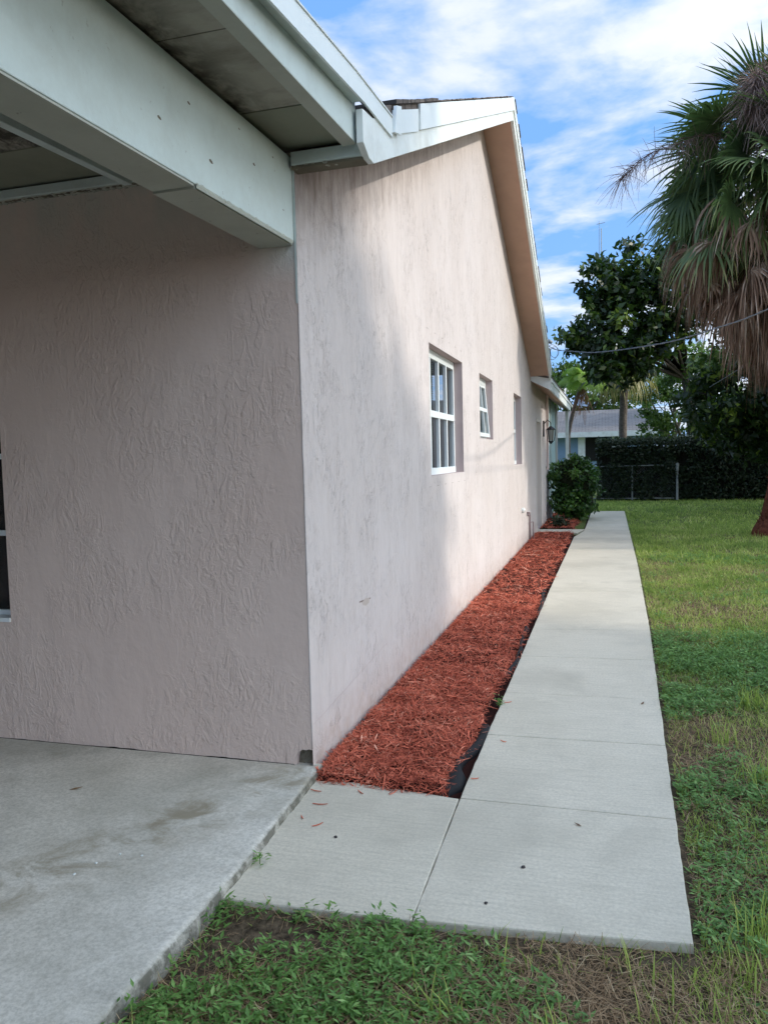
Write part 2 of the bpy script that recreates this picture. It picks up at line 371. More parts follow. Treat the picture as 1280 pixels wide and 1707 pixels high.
# patio slab: worn rounded edge
def px_edge(y): return .040 + .045*min(1, max(0, -y)/1.0) - .01*max(0, -y-1.2) + .006*mnoise.noise(Vector((y*5, 2, 0))) + .004*mnoise.noise(Vector((y*19, 5, 0)))
ys = np.concatenate([np.arange(.04, -2.4, -.02), np.arange(-2.4, -8.01, -.3)]); vs = []; K = 0
prof = [(-5.5, .034), (-2.2, .034), (-1, .034), (-.3, .034), (-.030, .034), (-.014, .0328), (-.005, .028), (.0, .018), (.003, .0), (.006, -.03), (.004, -.08)]
for y in ys:
    e = px_edge(y)
    for i, (dx, z) in enumerate(prof):
        j = .004*mnoise.noise(Vector((y*30, dx*60+3, z*80))) if 4 < i else 0
        jz = .003*mnoise.noise(Vector((y*22, dx*40, 7))) if 3 < i < 9 else 0
        vs.append((dx if i < 1 else e+dx+j, y, z+jz))
K = len(prof); fs = [(r*K+i, r*K+i+1, (r+1)*K+i+1, (r+1)*K+i) for r in range(len(ys)-1) for i in range(K-1)]
pm = MB().add(vs, fs); po = pm.build('patio_slab', M_patio, smooth=True); tag(po, kind='structure')

# mulch bed base (mounded)
def bed_h(x, y):
    e = min(1, max(0, (x+.03)/.08))*min(1, max(0, (.76-x)/.10)); e2 = min(1, max(0, (y+.13)/.08))
    return -.026 + .038*e*e2 + .016*mnoise.noise(Vector((x*6, y*6, 0)))*e + .006*mnoise.noise(Vector((x*20, y*20, 4)))
def bed_r(y): return .700 + .012*min(1, max(0, y-.8)) + .022*math.sin(y*3.1+.5) + .018*mnoise.noise(Vector((y*2.3, 0, 9))) - .05*math.exp(-((y-.15)/.35)**2)
def bed(y0, y1, name):
    ys = np.arange(y0, y1, .03); xs = np.linspace(0, 1, 22); v = []; 
    for y in ys:
        r = bed_r(y)+.02
        for q in xs: v.append((q*r, y, bed_h(q*r, y)))
    n = 22; f = [(i*n+k, i*n+k+1, (i+1)*n+k+1, (i+1)*n+k) for i in range(len(ys)-1) for k in range(n-1)]
    MB_ = MB().add(v, f); o = MB_.build(name, M_bedsoil, smooth=True); tag(o, kind='structure')
bed(-.115, 12.23, 'mulch_bed_soil'); bed(12.98, 17.5, 'mulch_bed_soil_beyond_walk')
def strips(P, D, Nn, L, Wd, curl, v, nseg=3):
    """thin bent ribbons: P start, D dir, Nn normal; all (n,3)"""
    n = len(P); side = unit(np.cross(D, Nn)); V = np.zeros((n, nseg+1, 2, 3)); prof = np.linspace(0, 1, nseg+1)
    for k, t in enumerate(prof):
        c = P + D*(L*(t-.5))[:, None] + Nn*(curl*(4*(t-.5)**2))[:, None]
        ww = Wd*(1-.55*abs(2*t-1)**2)
        V[:, k, 0] = c - side*ww[:, None]/2; V[:, k, 1] = c + side*ww[:, None]/2
    base = np.arange(n)[:, None]*(nseg+1)*2
    F = np.concatenate([np.stack([base[:, 0]+2*k, base[:, 0]+2*k+1, base[:, 0]+2*k+3, base[:, 0]+2*k+2], 1) for k in range(nseg)])
    return V.reshape(-1, 3), F, np.repeat(v, (nseg+1)*2)
def mulch(y0, y1, dens, name, sc=1.0):
    n = int((y1-y0)*.72*dens); x = rng.uniform(-.0, 1, n); y = rng.uniform(y0, y1, n)
    r = np.array([bed_r(a) for a in y])+.01; x = .012 + x*(r-.012) + rng.normal(0, .008, n)
    x = np.maximum(x, .008)
    z = np.array([bed_h(a, b) for a, b in zip(x, y)]) + rng.uniform(-.004, .022, n)
    th = rng.uniform(0, math.pi, n); tl = rng.normal(0, .30, n)
    D = unit(np.stack([np.cos(th), np.sin(th), tl], 1)); up = unit(np.stack([rng.normal(0, .35, n), rng.normal(0, .35, n), np.ones(n)], 1))
    Nn = unit(up - D*np.sum(up*D, 1)[:, None])
    L = rng.gamma(2.4, .017, n)*sc + .010; Wd = rng.uniform(.0020, .0062, n)*sc*rng.choice([.6, 1, 1.5], n, p=[.5, .35, .15])
    V, F, a = strips(np.stack([x, y, z], 1), D, Nn, L, Wd, rng.normal(0, .005, n), np.clip(rng.beta(1.6, 2.0, n)+.16*fnoise(x, y, 3)+.1*fnoise(x, y, 11), 0, 1))
    V[:, 0] = np.maximum(V[:, 0], .002)
    return V, F, a
def merge(parts):
    Vs, Fs, As, b = [], [], [], 0
    for V, F, a in parts: Vs.append(V); Fs.append(F+b); As.append(a); b += len(V)
    return np.concatenate(Vs), np.concatenate(Fs), np.concatenate(As)
V, F, a = merge([mulch(-.115, 2, 13000, ''), mulch(2, 5, 7000, '', 1.15), mulch(5, 12.22, 1900, '', 1.6), mulch(13.0, 17.4, 900, '', 2.2)])
tag(nmesh('red_mulch', V, F, M_mulch, attr=a), 'red shredded wood mulch filling the bed along the pink wall', 'mulch', kind='stuff')
# loose chips on the walk
for i, (x, y, th, L) in enumerate([(.16, -.33, .15, .07), (.22, -.52, .9, .055), (.09, -.20, -.2, .06), (.30, -.17, 2.4, .05), (.13, -.47, 2.2, .035), (.45, -.14, 1.2, .06), (.79, .1, .3, .04), (.80, 1.3, .5, .05), (.86, .62, 2.6, .04)]):
    D = np.array([[math.cos(th), math.sin(th), 0]]); V, F, a = strips(np.array([[0, 0, 0.]]), D, np.array([[0, 0, 1.]]), np.array([L]), np.array([.005]), np.array([.003]), np.array([.35+.05*i]), 5)
    V2 = V.copy(); V2[:, 2] += .0025
    n = len(V); k = np.arange(5)*2
    Fs = np.concatenate([F, F[:, ::-1]+n, np.stack([k, k+2, k+2+n, k+n], 1), np.stack([k+1, k+1+n, k+3+n, k+3], 1)])
    o = nmesh('mulch_chip', np.concatenate([V, V2]), Fs, M_mulch, attr=np.concatenate([a, a])); o.location = (x, y, .0015)
    tag(o, 'loose red splinter of mulch lying on the concrete walk', 'wood chip', 'loose mulch splinters on the walk')
# landscape fabric edge
def fabric(y0, y1, label, amp=1.0):
    ys = np.arange(y0, y1, .02); v = []; n = 7
    for y in ys:
        f = min(1, (y-y0)/.12, (y1-y)/.12); r = bed_r(y); wv = .012*math.sin(y*17)+.008*mnoise.noise(Vector((y*9, 3, 3)))
        wd = .014+(.040*amp)*max(.0, f)*(1+.5*math.sin(y*9+1))
        for k in range(n):
            q = k/(n-1); x = r-.012 + q*wd + wv*q*f; z = -.006 + (.030*math.sin(math.pi*q)**.7)*f - .03*q*q + .006*mnoise.noise(Vector((x*50, y*22, 1)))
            v.append((min(x, .757), y, z))
    f = [(i*n+k, i*n+k+1, (i+1)*n+k+1, (i+1)*n+k) for i in range(len(ys)-1) for k in range(n-1)]
    o = MB().add(v, f).build('landscape_fabric', M_fabric, smooth=True)
    sm = o.modifiers.new('th', 'SOLIDIFY'); sm.thickness = .002
    tag(o, label, 'fabric edging')
fabric(-.11, .95, 'wrinkled black landscape fabric showing at the near corner of the mulch bed', 1.35)
fabric(1.9, 3.6, 'thin dark strip of landscape fabric along the middle of the mulch edge', .45)
fabric(4.2, 5.6, 'bulging black landscape fabric flap beside the sunlit mulch', .9)

# ---------------------------------------------------------------- the pink house
house = empty('house', (0, 0, 0), 'pink stucco house with low gabled roof and porch roof over the patio', 'house')
def holed(u0, u1, v0, v1, holes, fn, mb, depth_fn, dep, mi_r=1):
    us = sorted({u0, u1, *[h[0] for h in holes], *[h[1] for h in holes]}); vs = sorted({v0, v1, *[h[2] for h in holes], *[h[3] for h in holes]})
    for a, b_ in zip(us[:-1], us[1:]):
        for c, d in zip(vs[:-1], vs[1:]):
            mu, mv = (a+b_)/2, (c+d)/2
            if any(h[0] < mu < h[1] and h[2] < mv < h[3] for h in holes): continue
            mb.add([fn(a, c), fn(b_, c), fn(b_, d), fn(a, d)], [(0, 1, 2, 3)])
    for h in holes:
        for (p, q) in (((h[0], h[2]), (h[1], h[2])), ((h[1], h[2]), (h[1], h[3])), ((h[1], h[3]), (h[0], h[3])), ((h[0], h[3]), (h[0], h[2]))):
            mb.add([fn(*p), fn(*q), depth_fn(*q, dep), depth_fn(*p, dep)], [(0, 1, 2, 3)], mi_r)
W1 = (2.82, 4.33, 1.395, 2.495); W2 = (5.42, 6.45, 1.755, 2.50); W3 = (8.75, 9.84, 1.40, 2.52); DR = (12.55, 13.6, 0.0, 2.28)
sw = MB()
holed(0, 15.9, -.1, 2.6, [W1, W2, W3, DR], lambda u, v: (0, u, v), sw, lambda u, v, d: (-d, u, v), .16)
zp = lambda y: 3.02 + .43*y
sw.add([(0, 0, 2.6), (0, 15.9, 2.6), (0, 15.9, 2.98), (0, 11.75, 2.98), (0, 5.9, 5.47), (0, 0, 3.05)], [(0, 1, 2, 3, 4, 5)])
sw.add([(0, 15.9, -.1), (-.3, 15.9, -.1), (-.3, 15.9, 2.98), (0, 15.9, 2.98)], [(0, 1, 2, 3)])
sw.build('side_wall', [M_side, M_reveal], house)
fw = MB(); PW = (-3.0, -1.765, .70, 2.07)
holed(-5.2, -.14, .0, 3.0, [PW], lambda u, v: (u, 0, v), fw, lambda u, v, d: (u, d, v), .16)
fw.add([(-.14, 0, .16), (0, 0, .16), (0, 0, 3.0), (-.14, 0, 3.0)], [(0, 1, 2, 3)])
arch = [(-.004, .115), (-.02, .118), (-.035, .112), (-.055, .114), (-.072, .10), (-.080, .082), (-.083, .055), (-.088, .02), (-.088, 0)]
fw.add([(0, 0, .16), (-.14, 0, .16), (-.14, 0, 0)] + [(x, 0, z) for x, z in arch[::-1]] + [(0, 0, .115)], [tuple(range(4+len(arch)))])
for p, q in zip(arch[:-1], arch[1:]): fw.add([(p[0], 0, p[1]), (q[0], 0, q[1]), (q[0]-.006, .055, q[1]), (p[0]-.006, .055, p[1])], [(0, 1, 2, 3)], 1)
fw.build('patio_wall', [M_front, M_reveal], house)
# broken corner block inside the chipped hole
ck = MB(); nv = 9
for i in range(nv):
    for k in range(nv):
        x = -.095+.094*i/(nv-1); z = .02+.10*k/(nv-1); ck.v.append((x, .030+.014*mnoise.noise(Vector((x*60, z*60, 2)))+.02*(k/(nv-1)), z))
ck.f = [(i*nv+k, i*nv+k+1, (i+1)*nv+k+1, (i+1)*nv+k) for i in range(nv-1) for k in range(nv-1)]; ck.m = [0]*len(ck.f)
M_rub = paint('broken_block', (.17, .15, .11), (.04, .035, .03), .8, .95)
ck.build('chipped_corner', M_rub, house)
# rough plaster lip along the foot of the wall with a dark crack
lp = MB(); xs = np.arange(-5.2, -.09, .02)
for i, x in enumerate(xs):
    q = mnoise.noise(Vector((x*3.1, 0, 0)))+.5*mnoise.noise(Vector((x*17, 1, 0))); j = .0025+.010*max(0, q)
    lp.v += [(x, -.0015, .034+j), (x, -.004, .030)]
lp.f = [(2*i, 2*i+1, 2*i+3, 2*i+2) for i in range(len(xs)-1)]; lp.m = [0]*len(lp.f)
lp.build('wall_foot_crack', M_dark, house)
bw = MB(); bw.box(-5.25, -5.2, -7.4, 16, -.1, 3.4); bw.box(-5.2, 0, 15.95, 16.0, -.1, 2.98); bw.build('rear_and_shading_wall', M_front, house)  # side run carried on past the patio, unseen, added to darken the porch
# corner bead of hardened stucco
cbp = [(.0, -.0, z) for z in np.linspace(.12, 2.93, 60)]
cbp = [(x+.0018*mnoise.noise(Vector((0, 0, z*9)))-.001, y+.002*mnoise.noise(Vector((3, 0, z*12)))+.001, z) for x, y, z in cbp]
MB().tube(cbp, .0042, 6).build('corner_bead', M_side, house, smooth=True)

# gable roof (ridge along X at y=5.9), slope .43
PK = 5.82
def rz(y, base): return base + .43*(y if y < PK else 2*PK-y)
def gab(mb, x0, x1, b0, b1, y0, y1, mi=0):
    """gable band: between base heights b0 (bottom) and b1 (top), from y0 to y1"""
    mb.prismx([(y0, rz(y0, b0)), (PK, rz(PK, b0)), (PK, rz(PK, b1)), (y0, rz(y0, b1))], x0, x1, mi)
    mb.prismx([(PK, rz(PK, b0)), (y1, rz(y1, b0)), (y1, rz(y1, b1)), (PK, rz(PK, b1))], x0, x1, mi)
YE = 11.55
rf = MB(); gab(rf, -5.6, .372, 3.105, 3.155, -.02, YE); rf.build('roof_deck', M_shing, house)
# shingle edge courses, slightly ragged
sh = MB(); yy = .42
while yy < YE-.2:
    y2 = yy+.17; j = random.uniform(-.012, .010); up = random.uniform(.0, .010)
    sh.prismx([(yy, rz(yy, 3.158)), (y2+.02, rz(min(y2+.02, YE), 3.156)), (y2+.02, rz(min(y2+.02, YE), 3.160)+up*.4+(.012 if yy < 1.4 else 0)), (yy, rz(yy, 3.164)+up*.4+(.012 if yy < 1.4 else 0))], -5.6, .398+j) if not (yy < PK < y2+.02) else None
    yy += .17
sh.build('shingles', M_shing, house)
so_ = MB(); gab(so_, .001, .345, 2.985, 2.997, .0, YE); so_.build('soffit', M_soffit, house)
fa = MB(); gab(fa, .345, .378, 2.895, 3.10, .05, YE)
fa.prismx([(-.11, 2.955), (-.02, 2.915), (.05, rz(.05, 2.895)), (.05, rz(.05, 3.10)), (-.11, 3.10)], .345, .378)
fa.build('fascia', M_white, house, bevel=.003)
fl = MB()
for a_, b_, dz in ((.98, 2.9, 0), (2.905, PK, .0)):
    fl.prismx([(a_, rz(a_, 3.005+dz)), (b_, rz(b_, 3.005)), (b_, rz(b_, 3.150)), (a_, rz(a_, 3.150+dz))], .3785, .392)
fl.prismx([(PK, rz(PK, 3.005)), (YE+.02, rz(YE+.02, 3.005)), (YE+.02, rz(YE+.02, 3.150)), (PK, rz(PK, 3.150))], .3785, .392)
fl.prismx([(.36, rz(.36, 3.01)), (.94, rz(.94, 2.998)), (.955, rz(.94, 3.128)), (.40, rz(.36, 3.145))], .3785, .386)
fl.prismx([(.36, rz(.36, 3.02)), (.48, rz(.48, 3.00)), (.50, rz(.48, 3.15)), (.40, rz(.36, 3.165))], .3865, .402)
fl.build('drip_flashing', M_flash, house)

# lower eave beyond the gable (slopes down towards the walk)
le = MB()
le.prismy([(.345, 2.765), (.345, 2.95), (.0, 3.02), (.0, 2.945)], YE+.005, 19.2, 0); le.build('eave_soffit', M_soffit, house)
l2 = MB(); l2.box(.346, .376, YE+.004, 19.25, 2.75, 2.90); l2.box(.355, .392, YE+.0, 20.2, 2.905, 2.975); l2.add([(.376, YE+.002, 2.75), (.376, YE+.002, 2.97), (.0, YE+.002, 3.05), (.0, YE+.002, 2.945)], [(0, 1, 2, 3)])
l2.build('eave_fascia', M_white, house, bevel=.003)
l3 = MB(); l3.prismy([(.40, 2.976), (.40, 3.0), (-2.5, 3.6), (-2.5, 3.55)], YE-.01, 20.3); l3.build('eave_roof', M_shing, house)
l4 = MB(); l4.box(-.05, -.01, 15.905, 18.6, -.1, 2.9); l4.build('screen_panel', M_paleblue, house)
MB().box(-.05, .004, 18.61, 19.4, -.1, 2.9).build('end_wall', M_grey, house); MB().box(-.012, .006, 16.6, 16.68, -.1, 2.9).build('screen_frame', M_grey, house)
l6 = MB(); l6.box(.24, .33, 19.0, 19.09, -.1, 2.76); l6.build('porch_post', M_white, house, bevel=.006)

# porch over the patio
def slopebox(mb, x0, x1, y0, y1, zb, zt, s, mi=0):   # z given at y=0, slope s
    mb.prismx([(y0, zb+s*y0), (y1, zb+s*y1), (y1, zt+s*y1), (y0, zt+s*y0)], x0, x1, mi)
YP = -7.4  # porch carried farther out of view, lengthened to deepen its shade
b1 = MB(); slopebox(b1, -.175, -.012, YP, -.002, 2.585, 2.975, .03); b1.m = [0]*6
bo = b1.build('porch_beam', M_beam, house, bevel=.004)
b2 = MB(); slopebox(b2, -.190, -.020, -.92, -.003, 2.571, 2.584, .03); slopebox(b2, -.186, -.016, YP, -.93, 2.577, 2.584, .03)
# splintered lip of the lower board
ys = np.arange(-.92, -.01, .012)
vv = []
for y in ys:
    r_ = .004+.007*max(0, mnoise.noise(Vector((y*28, 0, 0))))+.003*mnoise.noise(Vector((y*90, 0, 0)))
    vv += [(-.0115, y, 2.585+.03*y+r_+.003), (-.008, y, 2.5845+.03*y+r_*.4), (-.0115, y, 2.572+.03*y)]
b2.add(vv, [(3*i+k, 3*i+k+1, 3*i+k+4, 3*i+k+3) for i in range(len(ys)-1) for k in (0, 1)])
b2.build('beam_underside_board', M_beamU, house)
for y_, z_, s_ in ((-.42, 2.80, .012), (-.80, 2.68, .016), (-.95, 2.83, .011), (-.22, 2.90, .008), (-1.15, 2.70, .013), (-.55, 2.895, .007), (-.12, 2.70, .007)):
    MB().add([(-.0112, y_+s_*a_, z_+s_*b_) for a_, b_ in ((-1, .1), (-.3, .5), (.6, .2), (1, -.3), (.1, -.45), (-.7, -.25))], [tuple(range(6))]).build('paint_chip', M_rub, house)
r1 = MB(); r1.prismx([(YP, 2.975+.047*YP), (-.065, 2.972), (-.065, 3.165), (-1.12, 3.065), (YP, 2.975+.047*YP+.03)], .268, .330); r1.build('rake_board', M_trim, house, bevel=.003)
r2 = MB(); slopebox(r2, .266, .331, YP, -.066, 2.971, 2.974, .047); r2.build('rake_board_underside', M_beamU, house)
c1 = MB()
yb = [-.47, -1.12, -2.3, -3.5, -4.7, -6.0, -7.4]
for a_, b_ in zip(yb[1:], yb[:-1]): slopebox(c1, -5.2, .268, a_+.003, b_-.003, 3.012, 3.03, .047)
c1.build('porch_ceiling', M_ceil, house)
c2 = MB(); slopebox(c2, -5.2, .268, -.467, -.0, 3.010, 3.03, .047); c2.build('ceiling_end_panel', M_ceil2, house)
c3 = MB(); slopebox(c3, -5.2, .267, YP, -.0, 3.0305, 3.07, .047); c3.build('porch_roof_deck', M_dark, house)
c4 = MB(); c4.prismx([(YP, 2.52), (-.115, 3.128), (-.115, 3.14), (YP, 2.53)], .3305, .3775); c4.build('drip_edge_soffit', M_trim, house)
ld = MB(); ld.box(-.0, .365, -.045, .0, 2.925, 2.985); ld.box(-5.2, -.19, -.05, -.001, 2.952, 2.998); ld.build('ledger_trim', M_trim, house, bevel=.004)
# torn paint and mortar under the ledger
for x0_, x1_, zt_ in ((-.015, .345, 2.924), (-1.9, -.28, 2.951)):
    tp = MB(); xs = np.arange(x0_, x1_, .008)
    for x in xs:
        h_ = .006+.018*abs(mnoise.noise(Vector((x*26, 0, 3))))+.010*max(0, mnoise.noise(Vector((x*80, 0, 8)))); o_ = .012*mnoise.noise(Vector((x*33, 5, 1)))
        tp.v += [(x, -.034+o_, zt_), (x, -.030+o_*1.6, zt_-h_*.5), (x, -.012+o_, zt_-h_), (x, -.002, zt_-h_*.8)]
    tp.f = [(4*i+k, 4*i+k+1, 4*i+k+5, 4*i+k+4) for i in range(len(xs)-1) for k in range(3)]; tp.m = [0]*len(tp.f)
    tp.build('torn_caulk', M_caulk, house)
dk = MB(); dk.box(.0, .35, -.035, .045, 2.912, 2.9245); dk.box(-5.2, -.2, -.03, -.002, 2.944, 2.951); dk.build('gap_under_ledger', M_rub, house)
ir = MB(); slopebox(ir, -.885, -.840, YP, -.052, 2.935, 3.01, .047); slopebox(ir, -1.75, -1.70, YP, -.052, 2.935, 3.01, .047); ir.build('ceiling_batten', M_trim, house, bevel=.003)
dr = MB()
P_lo = [(-7.4, 2.40), (-1.12, 3.018), (-.11, 3.125), (.36, 3.150)]; P_hi = [(-7.4, 2.56), (-.89, 3.135), (-.23, 3.205), (.36, 3.245)]
P_lo = [(-7.4, 2.42)]+P_lo[1:]; P_hi = [(-7.4, 2.56)]+P_hi[1:]
dr.prismx(P_lo+P_hi[::-1], .378, .388); dt = MB()
for (ya, za), (yb_, zb_) in zip(P_hi[:-1], P_hi[1:]): dt.prismx([(ya, za+.0005), (yb_, zb_+.0005), (yb_, zb_+.008), (ya, za+.008)], .30, .393)
dt.build('drip_cap', mat('flashing_cap', (.74, .78, .77), .5)[0], house)
dr.build('porch_drip_edge', M_flash, house)
pr = MB(); pr.prismx([(-7.4, 2.535), (-.11, 3.150), (-.11, 3.185), (-7.4, 2.545)], -5.2, .37); pr.build('porch_roof', M_shing, house)
pp = MB(); pp.box(-.17, -.03, -7.3, -7.16, .03, 2.38); pp.build('patio_post', M_trim, house, bevel=.006)
ks = MB(); ks.box(-.0115, .0, -.004, .004, 2.60, 2.93); ks.box(-.010, -.001, -.0045, -.0005, 2.3, 2.60); ks.build('corner_trim', M_trim, house)

# windows
def win_side(o, name, cols, mullions, blind, fx=-.085, tilt=0.0, curtain=False):
    y0, y1, z0, z1 = o
    f = MB(); t_ = .045
    f.box(fx-.05, fx, y0, y0+t_, z0, z1); f.box(fx-.05, fx, y1-t_, y1, z0, z1)
    f.box(fx-.05, fx+.004, y0+t_, y1-t_, z1-.075, z1); f.box(fx-.05, fx+.012, y0+t_, y1-t_, z0, z0+.06)
    zm = (z0+z1)/2-.01; 
    if not tilt: f.box(fx-.045, fx+.006, y0+t_, y1-t_, zm-.03, zm+.03)
    wn = f.build('window', M_wfr, house, bevel=.003)
    if mullions:
        for i in range(1, cols):
            y = y0+t_+(y1-y0-2*t_)*i/cols
            for za, zb in ((z0+.06, zm-.03), (zm+.03, z1-.075)):
                q = MB(); q.box(fx-.03, fx+.002, y-.019, y+.019, za, zb); q.build('muntin', M_wfr, wn, bevel=.002)
    if tilt:
        a_, b_ = z0+.03, z1-.075; dx = tilt; s = MB(); fa_ = lambda z: fx-.01+dx*(b_-z)/(b_-a_)
        def sb(ya, yb_, za, zb):
            s.add([(fa_(za)-.02, ya, za), (fa_(za)+.01, ya, za), (fa_(za)+.01, yb_, za), (fa_(za)-.02, yb_, za), (fa_(zb)-.02, ya, zb), (fa_(zb)+.01, ya, zb), (fa_(zb)+.01, yb_, zb), (fa_(zb)-.02, yb_, zb)],
                  [(0, 3, 2, 1), (4, 5, 6, 7), (0, 1, 5, 4), (1, 2, 6, 5), (2, 3, 7, 6), (3, 0, 4, 7)])
        sb(y0+t_, y1-t_, a_, a_+.045); sb(y0+t_, y1-t_, b_-.03, b_); sb(y0+t_+.001, y1-t_-.001, zm-.022, zm+.022)
        for za, zb in ((a_+.045, zm-.022), (zm+.022, b_-.03)):
            sb(y0+t_, y0+t_+.04, za, zb); sb(y1-t_-.05, y1-t_, za, zb); sb((y0+y1)/2+.10, (y0+y1)/2+.13, za, zb)
        s.build('awning_sash', M_wfr, wn)
        gl = MB(); gf = lambda z: fa_(z)-.008
        gl.add([(gf(a_), y0+t_, a_+.03), (gf(a_), y1-t_, a_+.03), (gf(b_), y1-t_, b_-.03), (gf(b_), y0+t_, b_-.03)], [(0, 1, 2, 3)]); gl.build('pane', M_glass, wn)
    else:
        gl = MB(); gl.add([(fx-.025, y0+.03, z0+.03), (fx-.025, y1-.03, z0+.03), (fx-.025, y1-.03, z1-.03), (fx-.025, y0+.03, z1-.03)], [(0, 1, 2, 3)]); gl.build('pane', M_glass, wn)
    bb = MB(); bb.box(fx-.30, fx-.26, y0-.1, y1+.1, z0-.1, z1+.1); bb.build('room_dark', M_dark, wn)
    if blind:
        bl = MB(); z = z0+.04
        while z < z1-.03: bl.add([(fx-.075, blind[0], z), (fx-.052, blind[0], z+.012), (fx-.052, blind[1], z+.012), (fx-.075, blind[1], z)], [(0, 1, 2, 3)]); z += .021
        bl.build('blind', M_blind, wn)
    if curtain:
        cu = MB(); n = 40
        for i in range(n+1): 
            y = y0+(y1-y0)*i/n; x = fx-.075+.012*math.sin(i*1.9); cu.v += [(x, y, z0), (x, y, z1)]
        cu.f = [(2*i, 2*i+2, 2*i+3, 2*i+1) for i in range(n)]; cu.m = [0]*n; cu.build('curtain', M_curt, wn)
    return wn
win_side(W1, 'window', 4, True, (2.83, 3.60), -.085)
q = MB(); 
win_side(W2, 'window', 2, False, None, -.085, .055, True)
win_side(W3, 'window', 2, True, None, -.10, curtain=True)
# patio window
f = MB(); y = .075
f.box(PW[0], PW[1], y, y+.04, PW[2], PW[2]+.05); f.box(PW[0], PW[1], y, y+.04, PW[3]-.04, PW[3]); f.box(PW[0], PW[0]+.04, y, y+.04, PW[2], PW[3])
for zz in (1.17, 1.60): f.box(PW[0]+.04, PW[1], y+.004, y+.03, zz, zz+.03)
f.box(-2.40, -2.36, y-.002, y+.04, PW[2]+.05, PW[3]-.04); f.box(PW[0], PW[1], -.012, y-.001, PW[2]-.0, PW[2]+.022)
wn = f.build('window', M_wfr, house); gl = MB(); gl.box(PW[0], PW[1], y+.015, y+.018, PW[2], PW[3]); gl.build('pane', M_glass, wn)
bb = MB(); bb.box(PW[0]-.1, PW[1]+.1, .3, .33, PW[2]-.1, PW[3]+.1); bb.build('room_dark', M_dark, wn)
# door
d = MB(); d.box(-.15, -.11, DR[0], DR[1], DR[2], DR[3]); 
for a_, b_ in ((.25, 1.0), (1.15, 2.05)):
    for c_, e_ in ((12.68, 13.02), (13.12, 13.46)): d.box(-.11, -.100, c_, e_, a_, b_)
do = d.build('door', paint('beige_door', (.55, .47, .42), (.3, .25, .22), .3), house, bevel=.004)
k = MB(); k.tube([(-.11, 12.66, .98), (-.06, 12.66, .98), (-.04, 12.66, .98)], [.012, .014, .03], 10); k.tube([(-.04, 12.66, .98), (-.015, 12.66, .98)], [.03, .02], 10); k.build('door_knob', M_galv, do)
fr = MB(); fr.box(-.11, .012, DR[0]-.03, DR[0]+.03, 0, DR[3]); fr.box(-.11, .012, DR[1]-.03, DR[1]+.03, 0, DR[3]); fr.box(-.11, .012, DR[0]+.03, DR[1]-.03, DR[3]-.05, DR[3]); fr.build('door_frame', paint('cream_frame', (.66, .60, .54), (.4, .35, .3), .2), house)
# drilled marks / weep slots around windows, crack lines
mk = MB(); M_mark = paint('mark_brown', (.20, .14, .12), (.1, .08, .07), .5)
def dash(y, z, L=.05, t=.004): MB().add([(.0012, y, z), (.0012, y+L, z+.002), (.0012, y+L, z+t), (.0012, y, z+t)], [(0, 1, 2, 3)]).build('wall_mark', M_mark, house)
for i in range(6): dash(2.74+i*.30, 2.60, .07); dash(2.72+i*.32, 1.305, .08)
for zz in (2.47, 2.15, 1.72): dash(6.62, zz, .1)
for i in range(4): dash(8.6+i*.38, 2.63, .1)
mk.add([(.0012, .80, .705), (.0012, 1.02, .69), (.0012, 1.03, .697), (.0012, .81, .713)], [(0, 1, 2, 3)])
mk.build('scratch', M_mark, house)
hp = MB(); hp.add([(.0013, y_, z_) for y_, z_ in ((.86, .70), (.93, .712), (1.0, .70), (.99, .672), (.93, .664), (.87, .68))], [tuple(range(6))]); hp.build('patched_hole', paint('patch_tan', (.50, .43, .39), (.3, .25, .22), .5), house)
gk = MB()
for i in range(30):   # hairline crack near the foot
    y = .02+i*.045; gk.add([(.0011, y, .235+.07*y+.004*mnoise.noise(Vector((y*9, 0, 0)))), (.0011, y+.045, .235+.07*(y+.045)+.004*mnoise.noise(Vector(((y+.045)*9, 0, 0)))), (.0011, y+.045, .238+.07*(y+.045)+.004*mnoise.noise(Vector(((y+.045)*9, 0, 0)))), (.0011, y, .238+.07*y+.004*mnoise.noise(Vector((y*9, 0, 0))))], [(0, 1, 2, 3)])
gk.build('hairline_crack', M_reveal, house)

# ---------------------------------------------------------------- fittings on the house
lan = empty('wall_lantern', (.0, 14.3, 2.05), 'black iron carriage lantern fixed beside the back door', 'lantern')
m_ = MB(); m_.box(0, .03, -.05, .05, -.10, .25); m_.tube([(.02, 0, .18), (.10, 0, .27), (.17, 0, .20), (.17, 0, .13)], .011, 6)
m_.tube([(.17, 0, .13), (.17, 0, .06)], [.02, .11], 6); m_.tube([(.17, 0, .062), (.17, 0, .045)], .115, 6); m_.tube([(.17, 0, -.20), (.17, 0, -.23), (.17, 0, -.27)], [.075, .05, .01], 6)
for k in range(6):
    a_ = math.pi/3*k; m_.tube([(.17+.105*math.cos(a_), .105*math.sin(a_), .05), (.17+.072*math.cos(a_), .072*math.sin(a_), -.20)], .008, 4)
m_.build('lantern_cage', M_iron, lan)
MB().tube([(.17, 0, .045), (.17, 0, -.19)], [.092, .062], 6).build('lantern_glass', M_glassL, lan)
tap = empty('standpipe', (.03, 10.75, 0), 'rusty painted standpipe tap rising from the mulch at the wall', 'tap')
MB().tube([(0.0, 0, -.05), (0.0, .0, .46), (.0, -.04, .49), (.0, -.22, .50), (.0, -.28, .47)], .016, 8).build('pipe', M_pipe, tap, smooth=True)
MB().tube([(.05, .12, -.05), (.05, .12, .33)], .011, 8).tube([(.05, .12, .33), (.0, -.06, .335)], .010, 8).build('side_pipe', M_pipe, tap, smooth=True)
MB().tube([(-.03, -.22, .52), (.03, -.22, .52)], .016, 8).build('valve', M_pipe, tap, smooth=True)
